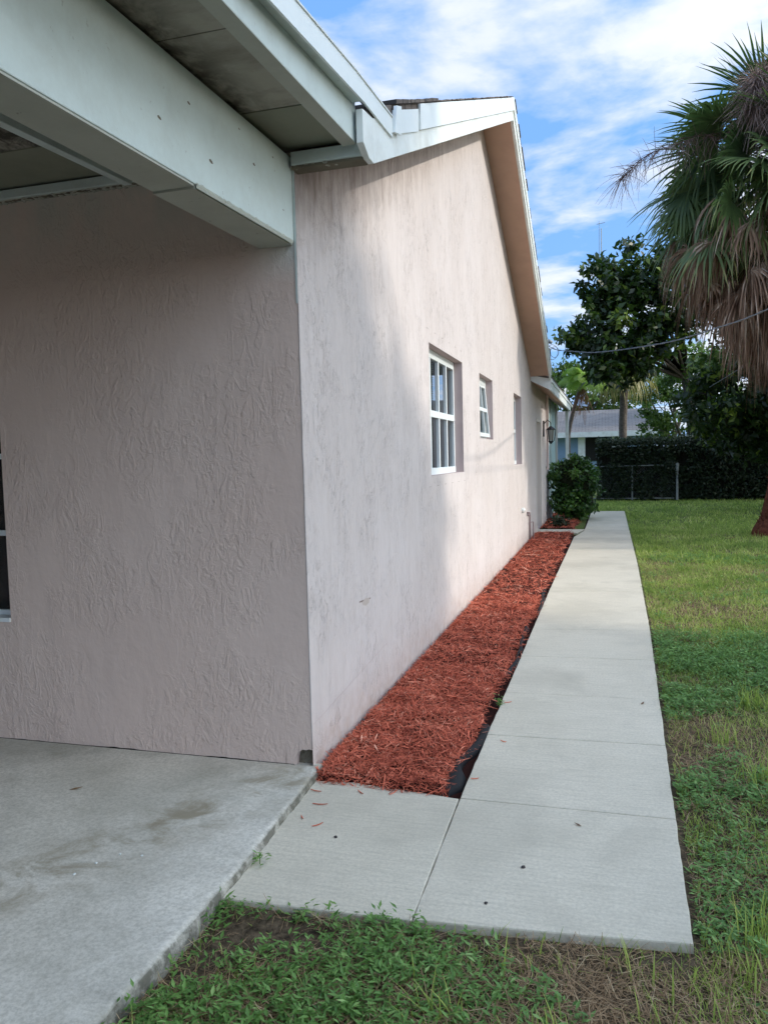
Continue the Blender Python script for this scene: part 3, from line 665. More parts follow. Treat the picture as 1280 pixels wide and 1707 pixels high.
cn_ = empty('electric_conduit', (.05, 14.95, 0), 'painted conduit and service mast passing up through the eave', 'conduit')
MB().tube([(0, 0, 2.2), (0, 0, 4.02)], .032, 10).build('mast', M_pvc, cn_, smooth=True)
MB().tube([(0, 0, 4.02), (.0, 0, 4.10), (.06, -.02, 4.14), (.12, -.03, 4.10)], [.045, .055, .05, .04], 10).build('weatherhead', M_galv, cn_, smooth=True)
MB().tube([(0, 0, 1.2), (0, 0, 2.2)], .028, 8).build('riser', M_pvc, cn_)
vt = empty('dryer_vent', (0, 9.7, .62), 'small white round vent cap low on the pink wall', 'vent')
MB().tube([(0, 0, 0), (.03, 0, 0), (.05, 0, -.01)], [.045, .045, .03], 12).build('vent_cap', M_white, vt)
dsp = MB().tube([(.05, 15.75, .0), (.05, 15.75, .36), (.02, 15.75, .42)], .035, 8).build('drain_pipe', M_white); tag(dsp, 'short white pipe stub at the wall foot behind the bush', 'pipe')

# service wires
def wire(pts, name, label, r=.012, tw=True, sag=.0, n=60):
    A, B = Vector(pts[0]), Vector(pts[1]); P = []
    for i in range(n+1):
        t = i/n; p = A.lerp(B, t); p.z -= sag*4*t*(1-t); P.append(p)
    m_ = MB()
    if tw:
        nn = n*6; 
        for ph in (0, math.pi):
            Q = []
            for i in range(nn+1):
                t = i/nn; p = A.lerp(B, t); p.z -= sag*4*t*(1-t); a_ = t*(B-A).length*5.0+ph
                Q.append((p.x+r*.8*math.cos(a_), p.y, p.z+r*.8*math.sin(a_)))
            m_.tube(Q, r*.75, 5)
    else: m_.tube(P, r, 6)
    return tag(m_.build(name, M_wire, smooth=True), label, 'cable')
WPTS = [(.05, 14.95, 4.06), (.30, 14.5, 3.88), (.69, 13.8, 3.73), (1.257, 12.8, 3.56), (2.323, 10.9, 3.414), (2.96, 9.4, 3.389), (3.456, 8.0, 3.404), (4.4, 5.0, 3.6), (6.5, -2.0, 4.7)]
def cable(ctrl, name, label, r):
    Q = []; C_ = [Vector(p) for p in ctrl]; C_ = [C_[0]*2-C_[1]]+C_+[C_[-1]*2-C_[-2]]
    for i in range(1, len(C_)-2):
        p0, p1, p2, p3 = C_[i-1:i+3]
        for k in range(40):
            t = k/40; Q.append(.5*((2*p1)+(p2-p0)*t+(2*p0-5*p1+4*p2-p3)*t*t+(3*p1-p0-3*p2+p3)*t**3))
    m_ = MB(); L = 0; ph = [0]
    for a_, b_ in zip(Q[:-1], Q[1:]): L += (b_-a_).length; ph.append(L*11)
    for o_ in (0, math.pi): m_.tube([(q.x+r*.7*math.cos(p+o_), q.y, q.z+r*.7*math.sin(p+o_)) for q, p in zip(Q, ph)], r*.75, 5)
    return tag(m_.build(name, M_wire, smooth=True), label, 'cable')
cable(WPTS, 'service_cable', 'thick twisted service cable crossing in front of the palm skirt', .0095)
wire([(5.43, 0, 4.0), (3.70, 16.5, 3.04)], 'utility_cable', 'thin lower cable slanting down in front of the dark tree', .007, False, .0)
for i, (r0, z0) in enumerate(((.13, 3.98), (.10, 3.72))):
    pass
lo = MB(); 
for k, (yo, rr) in enumerate(((0, .17), (.06, .12))):
    lo.tube([(.17+yo+rr*math.sin(t)*.8, 14.9, 3.88+rr*math.cos(t)) for t in np.linspace(0, 2.4*math.pi, 30)], .006, 5)
tag(lo.build('drip_loop', M_wire, smooth=True), 'drooping loops of black wire at the service mast', 'cable')

# ---------------------------------------------------------------- foliage tools
def leaves(P, size, v, nrm=None, elong=2.0, jit=.9, droop=.25):
    n = len(P); D = unit(rng.normal(0, 1, (n, 3)) + np.array([0, 0, -droop])); 
    nn = rng.normal(0, 1, (n, 3))*jit + (nrm if nrm is not None else np.array([0, 0, 1.0])); nn = unit(nn - D*np.sum(nn*D, 1)[:, None])
    s = np.cross(D, nn); L = (size*rng.uniform(.6, 1.25, n))[:, None]; Wd = L/elong
    V = np.stack([P, P+D*L*.45+s*Wd*.5+nn*L*.06, P+D*L-nn*L*.08, P+D*L*.45-s*Wd*.5+nn*L*.06], 1).reshape(-1, 3)
    F = np.arange(n*4).reshape(n, 4)
    return V, F, np.repeat(np.clip(v, 0, 1), 4)
def blob_pts(c, r, n, shell=.55):
    d = unit(rng.normal(0, 1, (n, 3))); rad = rng.uniform(shell, 1.0, n)**.7
    return np.array(c)+d*rad[:, None]*np.array(r), d
def crown(blobs, n, size, name, material, parent, elong=2.0, hole=.28, ns=1.1, sub=14, subr=.28, off=(0, 0, 0)):
    """leaf clumps: every blob carries smaller clumps; noise opens gaps"""
    vol = np.array([b[1][0]*b[1][1]*b[1][2] for b in blobs])**(2/3.); vol /= vol.sum(); parts = []
    for (c, r), w_ in zip(blobs, vol):
        nc = max(4, int(sub)); cc, dd = blob_pts(c, r, nc, .55)
        m = max(8, int(n*w_/nc)); 
        for q, d_ in zip(cc, dd):
            rr = np.mean(r)*subr*rng.uniform(.6, 1.5)
            p, d2 = blob_pts(q, (rr*1.15, rr*1.15, rr*.75), m, .2)
            k = np.array([mnoise.noise(Vector(x*ns)) for x in p]) > -hole
            p, d2 = p[k], d2[k]
            if not len(p): continue
            v = np.clip(.42+rng.normal(0, .2, len(p))+.28*rng.normal(), 0, 1)
            parts.append(leaves(p-np.array(off), size, v, nrm=d2+np.array([0, 0, .6]), elong=elong))
    V, F, a_ = merge(parts)
    return nmesh(name, V, F, material, parent, attr=a_)
def limbs(base, blobs, r0, mt, parent, off, forks=.35, name='trunk'):
    mb = MB(); B = Vector(base); top = Vector(np.mean([b[0] for b in blobs], axis=0)); fork = B.lerp(top, forks); fork.x = B.x+(top.x-B.x)*.2; fork.y = B.y+(top.y-B.y)*.2
    mb.tube([B, B.lerp(fork, .5)+Vector((.05, .03, 0)), fork], [r0*1.25, r0, r0*.85], 10)
    for c, r in blobs:
        C_ = Vector(c); mid = fork.lerp(C_, .5)+Vector((random.uniform(-.2, .2), random.uniform(-.2, .2), random.uniform(0, .4)))
        mb.tube([fork-Vector((0, 0, .1)), mid, C_, C_+Vector((random.uniform(-.3, .3), random.uniform(-.3, .3), .5*r[2]))], [r0*.6, r0*.36, r0*.16, r0*.05], 7)
        for _ in range(4):
            e = C_+Vector([random.uniform(-.75, .75)*q for q in r]); mb.tube([mid.lerp(C_, random.uniform(.3, 1)), C_.lerp(e, .5)+Vector((0, 0, .1)), e], [r0*.15, r0*.09, r0*.03], 5)
    return mb.build(name, mt, parent, smooth=True, off=off)
def tree(name, base, blobs, n, size, label, material, cat='tree', r0=.18, elong=2.0, group=None, forks=.35, **kw):
    e = empty(name, base, label, cat, group)
    limbs(base, blobs, r0, M_barkd if material is ML_dark else M_bark, e, base, forks); crown(blobs, n, size, 'crown', material, e, elong, off=base, **kw)
    return e
ML_dark = leafmat('dark_glossy_leaves', (.012, .028, .008), (.030, .060, .012), (.16, .22, .03), .22, .38, .45)
ML_mid = leafmat('mid_green_leaves', (.035, .075, .014), (.085, .15, .03), (.16, .24, .05), .35)
ML_pale = leafmat('pale_green_leaves', (.06, .12, .035), (.13, .22, .06), (.2, .3, .09), .4)
ML_hedge = leafmat('hedge_leaves', (.014, .026, .010), (.030, .052, .018), (.085, .12, .05), .15, .5)
ML_bush = leafmat('bush_leaves', (.018, .055, .012), (.050, .125, .022), (.14, .26, .05), .25, .35, .5)

# leafy tree in front of the small cabbage palm (dark, big leaves)
tree('broadleaf_tree', (4.3, 25.4, -.05), [((1.75, 21.5, 6.9), (1.0, .9, .85)), ((1.1, 21, 6.6), (.7, .6, .55)), ((2.3, 21.5, 6.2), (.9, .9, .8)), ((1.3, 21, 5.2), (1.15, .9, .75)), ((.7, 21, 5.0), (.75, .6, .5)), ((2.4, 21.5, 4.9), (.9, .8, .7)), ((1.5, 21, 4.0), (.95, .8, .5)), ((2.9, 21.6, 6.6), (.7, .7, 1.1)), ((3.6, 21.5, 5.9), (.8, .7, .9)), ((2.9, 21.4, 5.2), (.7, .7, .6)), ((3.3, 21.8, 5.4), (.7, .7, .9)), ((1.9, 21.3, 5.7), (1.0, .8, .7)), ((2.0, 21.4, 4.6), (1.0, .8, .8)), ((1.4, 21.2, 6.2), (.8, .7, .6)), ((3.3, 21.6, 7.1), (.6, .6, .6))],
     14500, .25, 'dark large-leaved tree with light green top shoots left of the big palm', ML_dark, r0=.13, elong=2.1, forks=.72, hole=.20, ns=1.7, sub=18, subr=.34)
# big dark tree on the right
tree('shade_tree', (8.0, 18.5, -.05), [((5.2, 18, 3.6), (1.6, 1.5, 1.3)), ((4.1, 18.2, 2.7), (1.0, 1.1, .9)), ((6.6, 18, 3.2), (1.8, 1.6, 1.5)), ((5.0, 18.6, 2.1), (1.2, 1.1, .9)), ((6.4, 18.4, 1.9), (1.6, 1.3, 1.0)), ((8.2, 18.5, 4.2), (2.2, 2, 2.0)), ((8.5, 18, 1.8), (1.8, 1.5, 1.4)), ((6.0, 18.8, 5.0), (1.8, 1.5, 1.1))],
     34000, .21, 'big dense dark tree behind the palm trunk, branches down to the lawn', ML_dark, r0=.25, elong=2.2, hole=.45, ns=.9, sub=22, subr=.34)
tree('bushy_tree', (4.5, 29.5, -.05), [((3.6, 29, 3.6), (1.0, 1, 1.1)), ((4.6, 29, 4.4), (1.2, 1, 1.2)), ((3.2, 28.8, 2.5), (.8, .8, .9)), ((4.6, 29, 2.8), (1.3, 1, 1.2)), ((5.9, 29, 4.2), (1.4, 1, 1.6)), ((4.0, 29, 5.0), (.7, .6, .5))],
     9000, .17, 'mid green bushy tree right of the blue house roof', ML_mid, r0=.15, hole=.35, ns=1.2, sub=16, subr=.32)
tree('tall_hardwood', (-1.0, 44, -.05), [((-1.2, 43, 5.2), (2.2, 2, 1.5)), ((.6, 43, 5.0), (1.8, 2, 1.6)), ((2.2, 43, 4.4), (1.6, 1.6, 1.3)), ((-.2, 43, 6.2), (1.4, 1.4, .9)), ((1.6, 43, 5.8), (1.0, 1, .6)), ((-2.6, 43, 5.4), (1.4, 1.4, 1.2))],
     9000, .28, 'rounded mid green tree behind the left half of the blue house', ML_mid, r0=.25, hole=.4, ns=.8, sub=18, subr=.33)
tree('sparse_tree', (5.0, 47, -.05), [((3.6, 46, 5.0), (1.6, 1.3, .9)), ((5.0, 46, 5.6), (1.5, 1.3, .9)), ((4.6, 46, 4.2), (1.8, 1.3, .8)), ((6.5, 46, 5.8), (1.6, 1.3, 1.1)), ((6.6, 46, 7.2), (1.4, 1.2, .9))],
     4200, .26, 'pale open-crowned tree showing sky between its leaves beyond the blue roof', ML_pale, r0=.2, hole=.05, ns=.9, sub=12, subr=.30)
tree('background_tree', (8.5, 36, -.05), [((7.2, 36, 4.0), (2.2, 1.6, 1.8)), ((9.4, 36, 4.6), (2.2, 1.6, 2.2)), ((6.4, 36, 2.4), (2.0, 1.5, 1.6)), ((10, 36, 2.4), (2.6, 1.6, 1.8)), ((7.5, 36, 6.0), (1.4, 1.2, .9))],
     9000, .26, 'dark mass of tree far behind the hedge on the right', ML_dark, r0=.25, hole=.5, ns=.7, sub=18, subr=.36)
# trees standing out of frame on the right whose shade falls on the near wall and the far walk
tree('street_oak', (24.5, -2.2, -.05), [((24, 1.9, 8.6), (2, 2.2, 1.6)), ((24, 1.7, 11), (2, 2.1, 1.7)), ((24, .2, 13.2), (2, 2.0, 1.5)), ((24, -.5, 10), (2.2, 2.6, 2.4)), ((24, -3.6, 9.5), (2.4, 2.8, 2.6)), ((24, -3.6, 12.8), (2.4, 2.6, 2)), ((24, -6.8, 9.4), (2.4, 2.6, 2.6)), ((24, -6.8, 12.4), (2.2, 2.6, 2)), ((24, -1.5, 7.0), (2, 3, 1.6))],
     20000, .60, 'tall spreading oak beside the lawn, shading the near end of the house', ML_dark, r0=.4, elong=1.5, hole=.9, ns=.4, sub=30, subr=.45)
tree('yard_oak', (24.5, 15.5, -.05), [((24, 11.9, 9.4), (2, 2.0, 1.6)), ((24, 14.2, 11), (2, 2.4, 2.2)), ((24, 17.5, 11.0), (2.2, 2.8, 2.6)), ((24, 21, 10.5), (2.2, 2.6, 3)), ((24, 16, 8.2), (2, 3, 1.4)), ((24, 24, 11), (2.2, 2.6, 3))],
     9000, .60, 'large dark oak on the far right of the yard beyond the palm', ML_dark, r0=.4, elong=1.5, hole=.6, ns=.4, sub=24, subr=.42)

# hedge over the chain link fence
def hedge(x0, x1, y0, y1, h, n, size, name, label, mt):
    e = empty(name, ((x0+x1)/2, y0, 0), label, 'hedge'); off = np.array(((x0+x1)/2, y0, 0))
    core = MB(); nx = int((x1-x0)/.25); 
    for i in range(nx+1):
        x = x0+(x1-x0)*i/nx
        for yv, zv in ((y0+.25, 0), (y0+.22, h*.5), (y0+.3, h-.18), (y1-.3, h-.18), (y1-.2, 0)):
            core.v.append((x, yv+.08*mnoise.noise(Vector((x, yv, zv))), zv*(1+.06*mnoise.noise(Vector((x*.8, 0, 1))))))
    core.f = [(i*5+k, (i+1)*5+k, (i+1)*5+k+1, i*5+k+1) for i in range(nx) for k in range(4)]+[(0, 1, 2, 3, 4), tuple(nx*5+k for k in range(4, -1, -1))]; core.m = [0]*len(core.f)
    core.build('branches', bark('hedge_shade_core', (.012, .012, .008), (.03, .028, .02)), e, off=off)  # solid core coloured dark as the shaded inside of the hedge
    x = rng.uniform(x0, x1, n); f_ = rng.uniform(0, 1, n); top = f_ > .72
    z = np.where(top, h+rng.normal(0, .05, n), rng.uniform(0.02, h, n)); y = np.where(top, rng.uniform(y0, y1, n), y0+rng.gamma(2, .06, n)-.06)
    z = z*(1+.06*fnoise(x, y*0, .8, 1))+.07*fnoise(x, y, 2.3); y = y+.12*fnoise(x, z, 1.7)
    k = (fnoise(x, z, 2.6, 4) > -.33) | top
    P = np.stack([x, y, z], 1)[k]-off
    V, F, a_ = leaves(P, size, np.clip(.3+rng.normal(0, .2, len(P))+.35*top[k], 0, 1), nrm=np.array([0, -1, .5]))
    nmesh('foliage', V, F, mt, e, attr=a_)
hedge(1.02, 4.2, 23.08, 24.6, 1.93, 14000, .10, 'clipped_hedge', 'dark clipped hedge hiding the chain link fence below the blue house', ML_hedge)
hedge(4.2, 9.5, 23.0, 24.8, 2.1, 12000, .12, 'overgrown_hedge', 'black-green overgrown hedge under the big dark tree', ML_hedge)
hedge(-5, .8, 26.5, 27.5, 1.2, 3500, .12, 'low_hedge', 'low dark hedge behind the far end of the walk', ML_hedge)
# bush by the door
bush = empty('rounded_bush', (.72, 15.6, 0), 'rounded glossy green bush beside the far end of the walk', 'bush')
bl = [((.55, 15.55, .95), (.50, .50, .50)), ((.88, 15.5, .85), (.33, .40, .45)), ((.45, 15.5, .45), (.40, .45, .42)), ((.82, 15.55, .42), (.36, .42, .40)), ((.65, 15.6, 1.28), (.33, .36, .24)), ((.3, 15.6, 1.1), (.25, .3, .3))]
crown(bl, 7800, .10, 'foliage', ML_bush, bush, 1.9, off=(.72, 15.6, 0), hole=.6, ns=3, sub=16, subr=.42)
cm = MB()
for i in range(9): cm.tube([(.65+random.uniform(-.1, .1), 15.6+random.uniform(-.1, .1), -.05), (.65+random.uniform(-.25, .25), 15.6+random.uniform(-.2, .2), .6), (.65+random.uniform(-.4, .4), 15.6+random.uniform(-.3, .3), 1.2)], [.018, .012, .005], 5)
for c, r in bl:                                            # dark solid cores, painted as the shaded inside of the bush
    for a_ in range(1):
        bmm = bmesh.new(); bmesh.ops.create_icosphere(bmm, subdivisions=2, radius=1); cm.add([(c[0]+v.co.x*r[0]*.68, c[1]+v.co.y*r[1]*.68, c[2]+v.co.z*r[2]*.68) for v in bmm.verts], [tuple(v.index for v in f.verts) for f in bmm.faces]); bmm.free()
cm.build('stems', bark('bush_stems_and_shade_core', (.012, .016, .008), (.025, .03, .015)), bush, off=(.72, 15.6, 0))
sp_ = empty('small_shrub', (.38, 13.5, 0), 'small grey-green seedling plant in the mulch before the bush', 'plant')
P, d_ = blob_pts((0, 0, .10), (.24, .28, .13), 420, .1); V, F, a_ = leaves(P, .07, rng.uniform(0, .8, 420)); nmesh('leaves', V, F, ML_hedge, sp_, attr=a_)
ss = MB()
for i in range(10): ss.tube([(0, 0, -.03), (random.uniform(-.12, .12), random.uniform(-.14, .14), .16)], .004, 4)
ss.build('stems', M_bark, sp_)

# chain link fence
fe = empty('chain_link_fence', (2.3, 23.1, 0), 'galvanised chain link fence half swallowed by the hedge', 'fence')
off = (2.3, 23.1, 0)
for x in (-1.6, .6, 2.13): MB().tube([(x, 23.1, 0), (x, 23.1, 1.12)], .026, 8).build('post', M_galv, fe, off=off)
MB().tube([(3.50, 23.05, 0), (3.50, 23.05, 1.18)], .036, 8).tube([(3.50, 23.05, .92), (3.50, 23.05, 1.16)], .055, 8).build('gate_post', M_galv, fe, off=off)
MB().tube([(-1.6, 23.1, 1.09), (3.5, 23.1, 1.12)], .018, 6).build('top_rail', M_galv, fe, off=off)
MB().tube([(-1.6, 23.1, .07), (3.5, 23.1, .05)], .016, 6).build('bottom_rail', M_galv, fe, off=off)
cl = MB()
x = -1.6
while x < 3.45:
    for s in (1, -1):
        xa, xb = (x, x+1.02) if s > 0 else (x+1.02, x)
        A = Vector((xa, 23.1, .06)); B = Vector((xb, 23.1, 1.09)); 
        if B.x > 3.5: B = A.lerp(B, (3.5-A.x)/(B.x-A.x))
        if A.x > 3.5: A = B.lerp(A, (3.5-B.x)/(A.x-B.x))
        cl.tube([A, B], .0013, 3, caps=False)
    x += .085
cl.build('wire_mesh', M_galv, fe, off=off)
# ---------------------------------------------------------------- blue house
bh = empty('blue_house', (-1, 34, 0), 'pale blue single-storey house with grey shingle roof behind the hedge', 'house'); off = (-1, 34, 0)
MB().box(-8, 3.3, 34.2, 41, 0, 2.42).build('wall', M_blue, bh, off=off)
rfm = MB(); rfm.prismx([(33.7, 2.52), (37.5, 3.72), (41.4, 2.52)], -8.4, 3.50); rfm.build('roof', M_shing2, bh, off=off)
MB().box(-8.4, 3.54, 33.66, 33.70, 2.30, 2.54).box(-8.4, 3.5, 33.70, 34.2, 2.42, 2.46).build('fascia', M_white, bh, off=off)
wv = MB(); wv.box(.36, 1.5, 34.15, 34.198, 1.2, 2.28); w_o = wv.build('window', M_dark, bh, off=off)
fr2 = MB()
for xx in (.36, .62, .9, 1.18, 1.45): fr2.box(xx, xx+.05, 34.12, 34.149, 1.2, 2.28)
for zz in (1.2, 1.5, 1.78, 2.02, 2.24): fr2.box(.36, 1.5, 34.125, 34.151, zz, zz+.035)
fr2.build('frame', M_grey, w_o, off=(0, 0, 0))
MB().box(.415, 1.46, 34.152, 34.156, 1.80, 2.26).build('curtain', M_curt, w_o)
MB().box(.02, .34, 34.12, 34.198, 1.1, 2.30).build('shutter', M_white, bh, off=off)
MB().box(1.54, 1.86, 34.12, 34.198, 1.1, 2.30).build('shutter', M_white, bh, off=off)
# antenna
an = MB().tube([(1.2, 24, 4), (1.2, 24, 9.0)], .016, 6).tube([(1.13, 24, 8.0), (1.13, 24, 9.25)], .008, 5).tube([(1.05, 24, 9.15), (1.32, 24, 9.18)], .009, 5)
antn = an.build('antenna_mast', M_galv); tag(antn, 'thin metal antenna mast rising above the dark leafy tree', 'antenna')

# ---------------------------------------------------------------- palms
def fan(parts, hub, D, U, R, nseg, spread, droop, wd, vbase, fold=.25, vj=.12, stiff=.4, nk=5, tip=0.0):
    """one fan leaf as tapered strips; droop bends the tips down"""
    D = D/np.linalg.norm(D); s = np.cross(D, U); s /= np.linalg.norm(s); U = np.cross(s, D)
    a_ = np.linspace(-spread/2, spread/2, nseg)+rng.normal(0, .02, nseg)
    d = D[None]*np.cos(a_)[:, None]+s[None]*np.sin(a_)[:, None]+U[None]*(fold*np.abs(np.sin(a_)))[:, None]*-1; d = unit(d)
    L = R*(.72+.28*np.cos(a_*.75))*rng.uniform(.82, 1.05, nseg); sd = unit(np.cross(d, np.tile(U, (nseg, 1))))
    tw = rng.normal(0, .5, nseg); phs = rng.uniform(0, 6.28, nseg)
    V = np.zeros((nseg, nk+1, 2, 3)); A = np.zeros((nseg, nk+1, 2)); dr_ = droop*rng.uniform(.7, 1.4, nseg); lat = rng.normal(0, .05+.10*(droop > .6), nseg)
    for k in range(nk+1):
        t = k/nk; g_ = np.maximum(0, t-stiff)/(1-stiff)
        # droop by blending the direction towards straight down past the stiff part
        c = hub[None]+d*(L*(t-.35*g_**2*np.minimum(dr_, 1)*(1-stiff)))[:, None]; c[:, 2] -= dr_*L*(1-stiff)*g_**1.8; c += sd*(lat*L*g_+.035*L*np.sin(5*t+phs)*t*(droop > .3))[:, None]
        ww = wd*(min(1, .30+2.0*t) if t < .45 else max(.06, 1-((t-.45)/.55)**1.3))
        sdt = sd*np.cos(tw*g_)[:, None]+np.tile(U, (nseg, 1))*np.sin(tw*g_)[:, None]
        V[:, k, 0] = c-sdt*ww/2; V[:, k, 1] = c+sdt*ww/2; A[:, k, :] = (vbase+rng.normal(0, vj, nseg))[:, None]+tip*g_
    base = np.arange(nseg)*(nk+1)*2
    F = np.concatenate([np.stack([base+2*k, base+2*k+1, base+2*k+3, base+2*k+2], 1) for k in range(nk)])
    parts.append((V.reshape(-1, 3), F, np.clip(A.reshape(-1), 0, 1)))
def petiole(parts, A, B, w_, v):
    mid = (A+B)/2+np.array([0, 0, .08*np.linalg.norm(B-A)]); pts = [A, mid, B]; V = []
    for i, p in enumerate(pts):
        d = unit(B-A); s = unit(np.cross(d, np.array([0, 0, 1.0])+1e-3)); ww = w_*(1-.3*i); u = np.cross(s, d)
        V += [p-s*ww, p-u*ww*.6, p+s*ww, p+u*ww*.6]
    V = np.array(V); F = np.array([[4*i+k, 4*i+(k+1) % 4, 4*i+4+(k+1) % 4, 4*i+4+k] for i in range(2) for k in range(4)])
    parts.append((V, F, np.full(len(V), v)))
ML_palm = leafmat('fan_palm_green', (.025, .055, .024), (.15, .21, .07), (.38, .33, .13), .25, .45, .4)
ML_deadp = leafmat('dead_fan_leaves', (.085, .042, .026), (.34, .225, .155), (.68, .55, .43), .1, .85, .15)
ML_fib = leafmat('dry_flower_stalks', (.14, .09, .08), (.38, .28, .24), (.55, .44, .38), .05, .9, .1)
def azel(az, el): return np.array([math.cos(el)*math.cos(az), math.cos(el)*math.sin(az), math.sin(el)])
PB = np.array([4.24, 12.0, 0.0]); G0 = np.array([4.62, 12.05, 6.45])
def plean(h): return .38*min(1, max(0, h)/3.2)**.8
palm = empty('fan_palm', tuple(PB), 'tall fan palm with a shaggy skirt of dead brown leaves at the right edge', 'palm')
tk = MB(); hs = [-.1, .05, .3, .8, 1.6, 2.6, 3.9, 4.6, 5.8, 6.6]
tk.tube([(PB[0]+plean(h), PB[1], h) for h in hs], [.36, .33, .24, .20, .185, .19, .22, .42, .50, .3], 16)
for i in range(170):
    h = random.uniform(.0, 3.6); a_ = random.uniform(0, 6.28); rr = float(np.interp(h, hs, [.36, .33, .24, .20, .185, .19, .22, .42, .50, .3]))
    c, s_ = math.cos(a_), math.sin(a_); x0, y0 = PB[0]+plean(h)+c*rr*.95, PB[1]+s_*rr*.95; w_ = .03
    tk.add([(x0-s_*w_, y0+c*w_, h), (x0+s_*w_, y0-c*w_, h), (x0+c*.045+s_*w_*.5, y0+s_*.045-c*w_*.5, h+.10), (x0+c*.045-s_*w_*.5, y0+s_*.045+c*w_*.5, h+.10)], [(0, 1, 2, 3), (3, 2, 1, 0)][:1])
tk.build('trunk', M_redbark, palm, smooth=False, off=PB)
gp_, dp_, fp_ = [], [], []
def put_fan(parts, az, el, lp, R, droop, v, root=G0, nseg=38, wd=.05, spread=3.7, roll=.8, **kw):
    D = azel(az, el); hub = root+D*lp; U = unit(np.cross(np.array([-math.sin(az), math.cos(az), 0]), D)); U = -U if U[2] < 0 else U
    ra = rng.normal(0, roll); U = U*math.cos(ra)+np.cross(D, U)*math.sin(ra)
    petiole(parts, root-PB, hub-PB, .022, min(1, v+.25)); D2 = unit(D*1.0+np.array([0, 0, -.25*droop]))
    fan(parts, hub-PB, D2, U, R, nseg, spread, droop, wd, v, **kw)
# upright young leaves, then spreading and hanging ones
i = 0
for el0, cnt, lp, R, dr0, v in ((84, 8, 1.0, 1.4, .05, .30), (64, 15, 1.2, 1.35, .08, .22), (44, 20, 1.35, 1.35, .14, .20), (24, 24, 1.5, 1.3, .22, .22), (6, 32, 1.7, 1.25, .35, .28), (-12, 36, 1.9, 1.2, .50, .36), (-26, 38, 2.05, 1.15, .70, .50)):
    for k in range(cnt):
        az = 2*math.pi*(k+.37*i)/cnt+rng.normal(0, .16); i += 1
        put_fan(gp_, az, math.radians(el0+rng.normal(0, 16)), lp*rng.uniform(.65, 1.15), R*rng.uniform(.65, 1.02), dr0*rng.uniform(.6, 1.4), v+rng.normal(0, .09), tip=.35 if el0 < 30 else .10, nseg=34, vj=.10)
V, F, a_ = merge(gp_); nmesh('crown', V, F, ML_palm, palm, attr=a_)
for zr, cnt, el0, lp, R, v in ((6.3, 30, -26, 2.1, .8, .50), (6.2, 34, -32, 2.1, .75, .60), (6.0, 34, -37, 2.0, .75, .62), (5.8, 34, -42, 1.9, .75, .6), (5.5, 34, -45, 1.7, .75, .6), (5.2, 32, -48, 1.5, .75, .55), (4.9, 28, -50, 1.3, .75, .5), (4.6, 24, -54, 1.05, .75, .45), (4.3, 18, -58, .85, .75, .35)):
    for k in range(cnt):
        az = 2*math.pi*(k+.5*(zr*7 % 1))/cnt+rng.normal(0, .16)
        put_fan(dp_, az, math.radians(el0+rng.normal(0, 7)), lp*rng.uniform(.7, 1.12), R*rng.uniform(.6, 1.1), 1.0*rng.uniform(.7, 1.25), v+rng.normal(0, .12), root=np.array([4.62, 12.03, zr]), nseg=26, wd=.034, spread=3.4, vj=.24, stiff=.14, fold=.7, roll=.9)
V, F, a_ = merge(dp_); nmesh('dead_leaf_skirt', V, F, ML_deadp, palm, attr=a_)
def spray(parts, root, pts, n, L, v=.5, sag=.6, w_=.010):
    """branched dry flower stalk"""
    P = [np.array(p, float) for p in pts]
    for a_, b_ in zip(P[:-1], P[1:]): petiole(parts, a_-PB, b_-PB, .014, v-.2)
    seg = rng.integers(0, len(P)-1, n); t = rng.uniform(0, 1, n)
    A = np.array([P[s]*(1-q)+P[s+1]*q for s, q in zip(seg, t)])
    D = unit(rng.normal(0, 1, (n, 3))+.8*unit(P[-1]-P[0])+np.array([0, 0, -sag])); LL = L*rng.uniform(.4, 1.2, n); nk = 4
    V = np.zeros((n, nk+1, 2, 3)); s = unit(np.cross(D, rng.normal(0, 1, (n, 3))))
    wob = rng.normal(0, .12, (n, 3))
    for k in range(nk+1):
        q = k/nk; c = A+D*(LL*q)[:, None]+wob*(LL*q*q)[:, None]; c[:, 2] -= sag*LL*q**2*.8
        V[:, k, 0] = c-s*w_*(1-.6*q)/2-PB; V[:, k, 1] = c+s*w_*(1-.6*q)/2-PB
    base = np.arange(n)*(nk+1)*2
    F = np.concatenate([np.stack([base+2*k, base+2*k+1, base+2*k+3, base+2*k+2], 1) for k in range(nk)])
    parts.append((V.reshape(-1, 3), F, np.clip(np.repeat(rng.normal(v, .2, n), (nk+1)*2), 0, 1)))
spray(fp_, None, [(4.2, 11.6, 6.8), (2.9, 11.0, 6.85), (2.1, 10.7, 6.55), (1.62, 10.6, 6.15)], 420, .45, .25, .5, .009)
V, F, a_ = merge(fp_); nmesh('flower_stalk', V, F, ML_fib, palm, attr=a_)
fp_ = []
spray(fp_, None, [(4.6, 12.0, 6.9), (3.95, 10.9, 7.75), (3.7, 10.65, 7.45), (3.7, 10.6, 6.95)], 1700, .50, .55, .55, .010)
spray(fp_, None, [(4.7, 12.0, 6.9), (4.3, 10.8, 7.7), (4.15, 10.5, 7.4), (4.1, 10.4, 6.85)], 1700, .55, .6, .55, .010)
V, F, a_ = merge(fp_); nmesh('flower_stalk', V, F, ML_fib, palm, attr=a_)

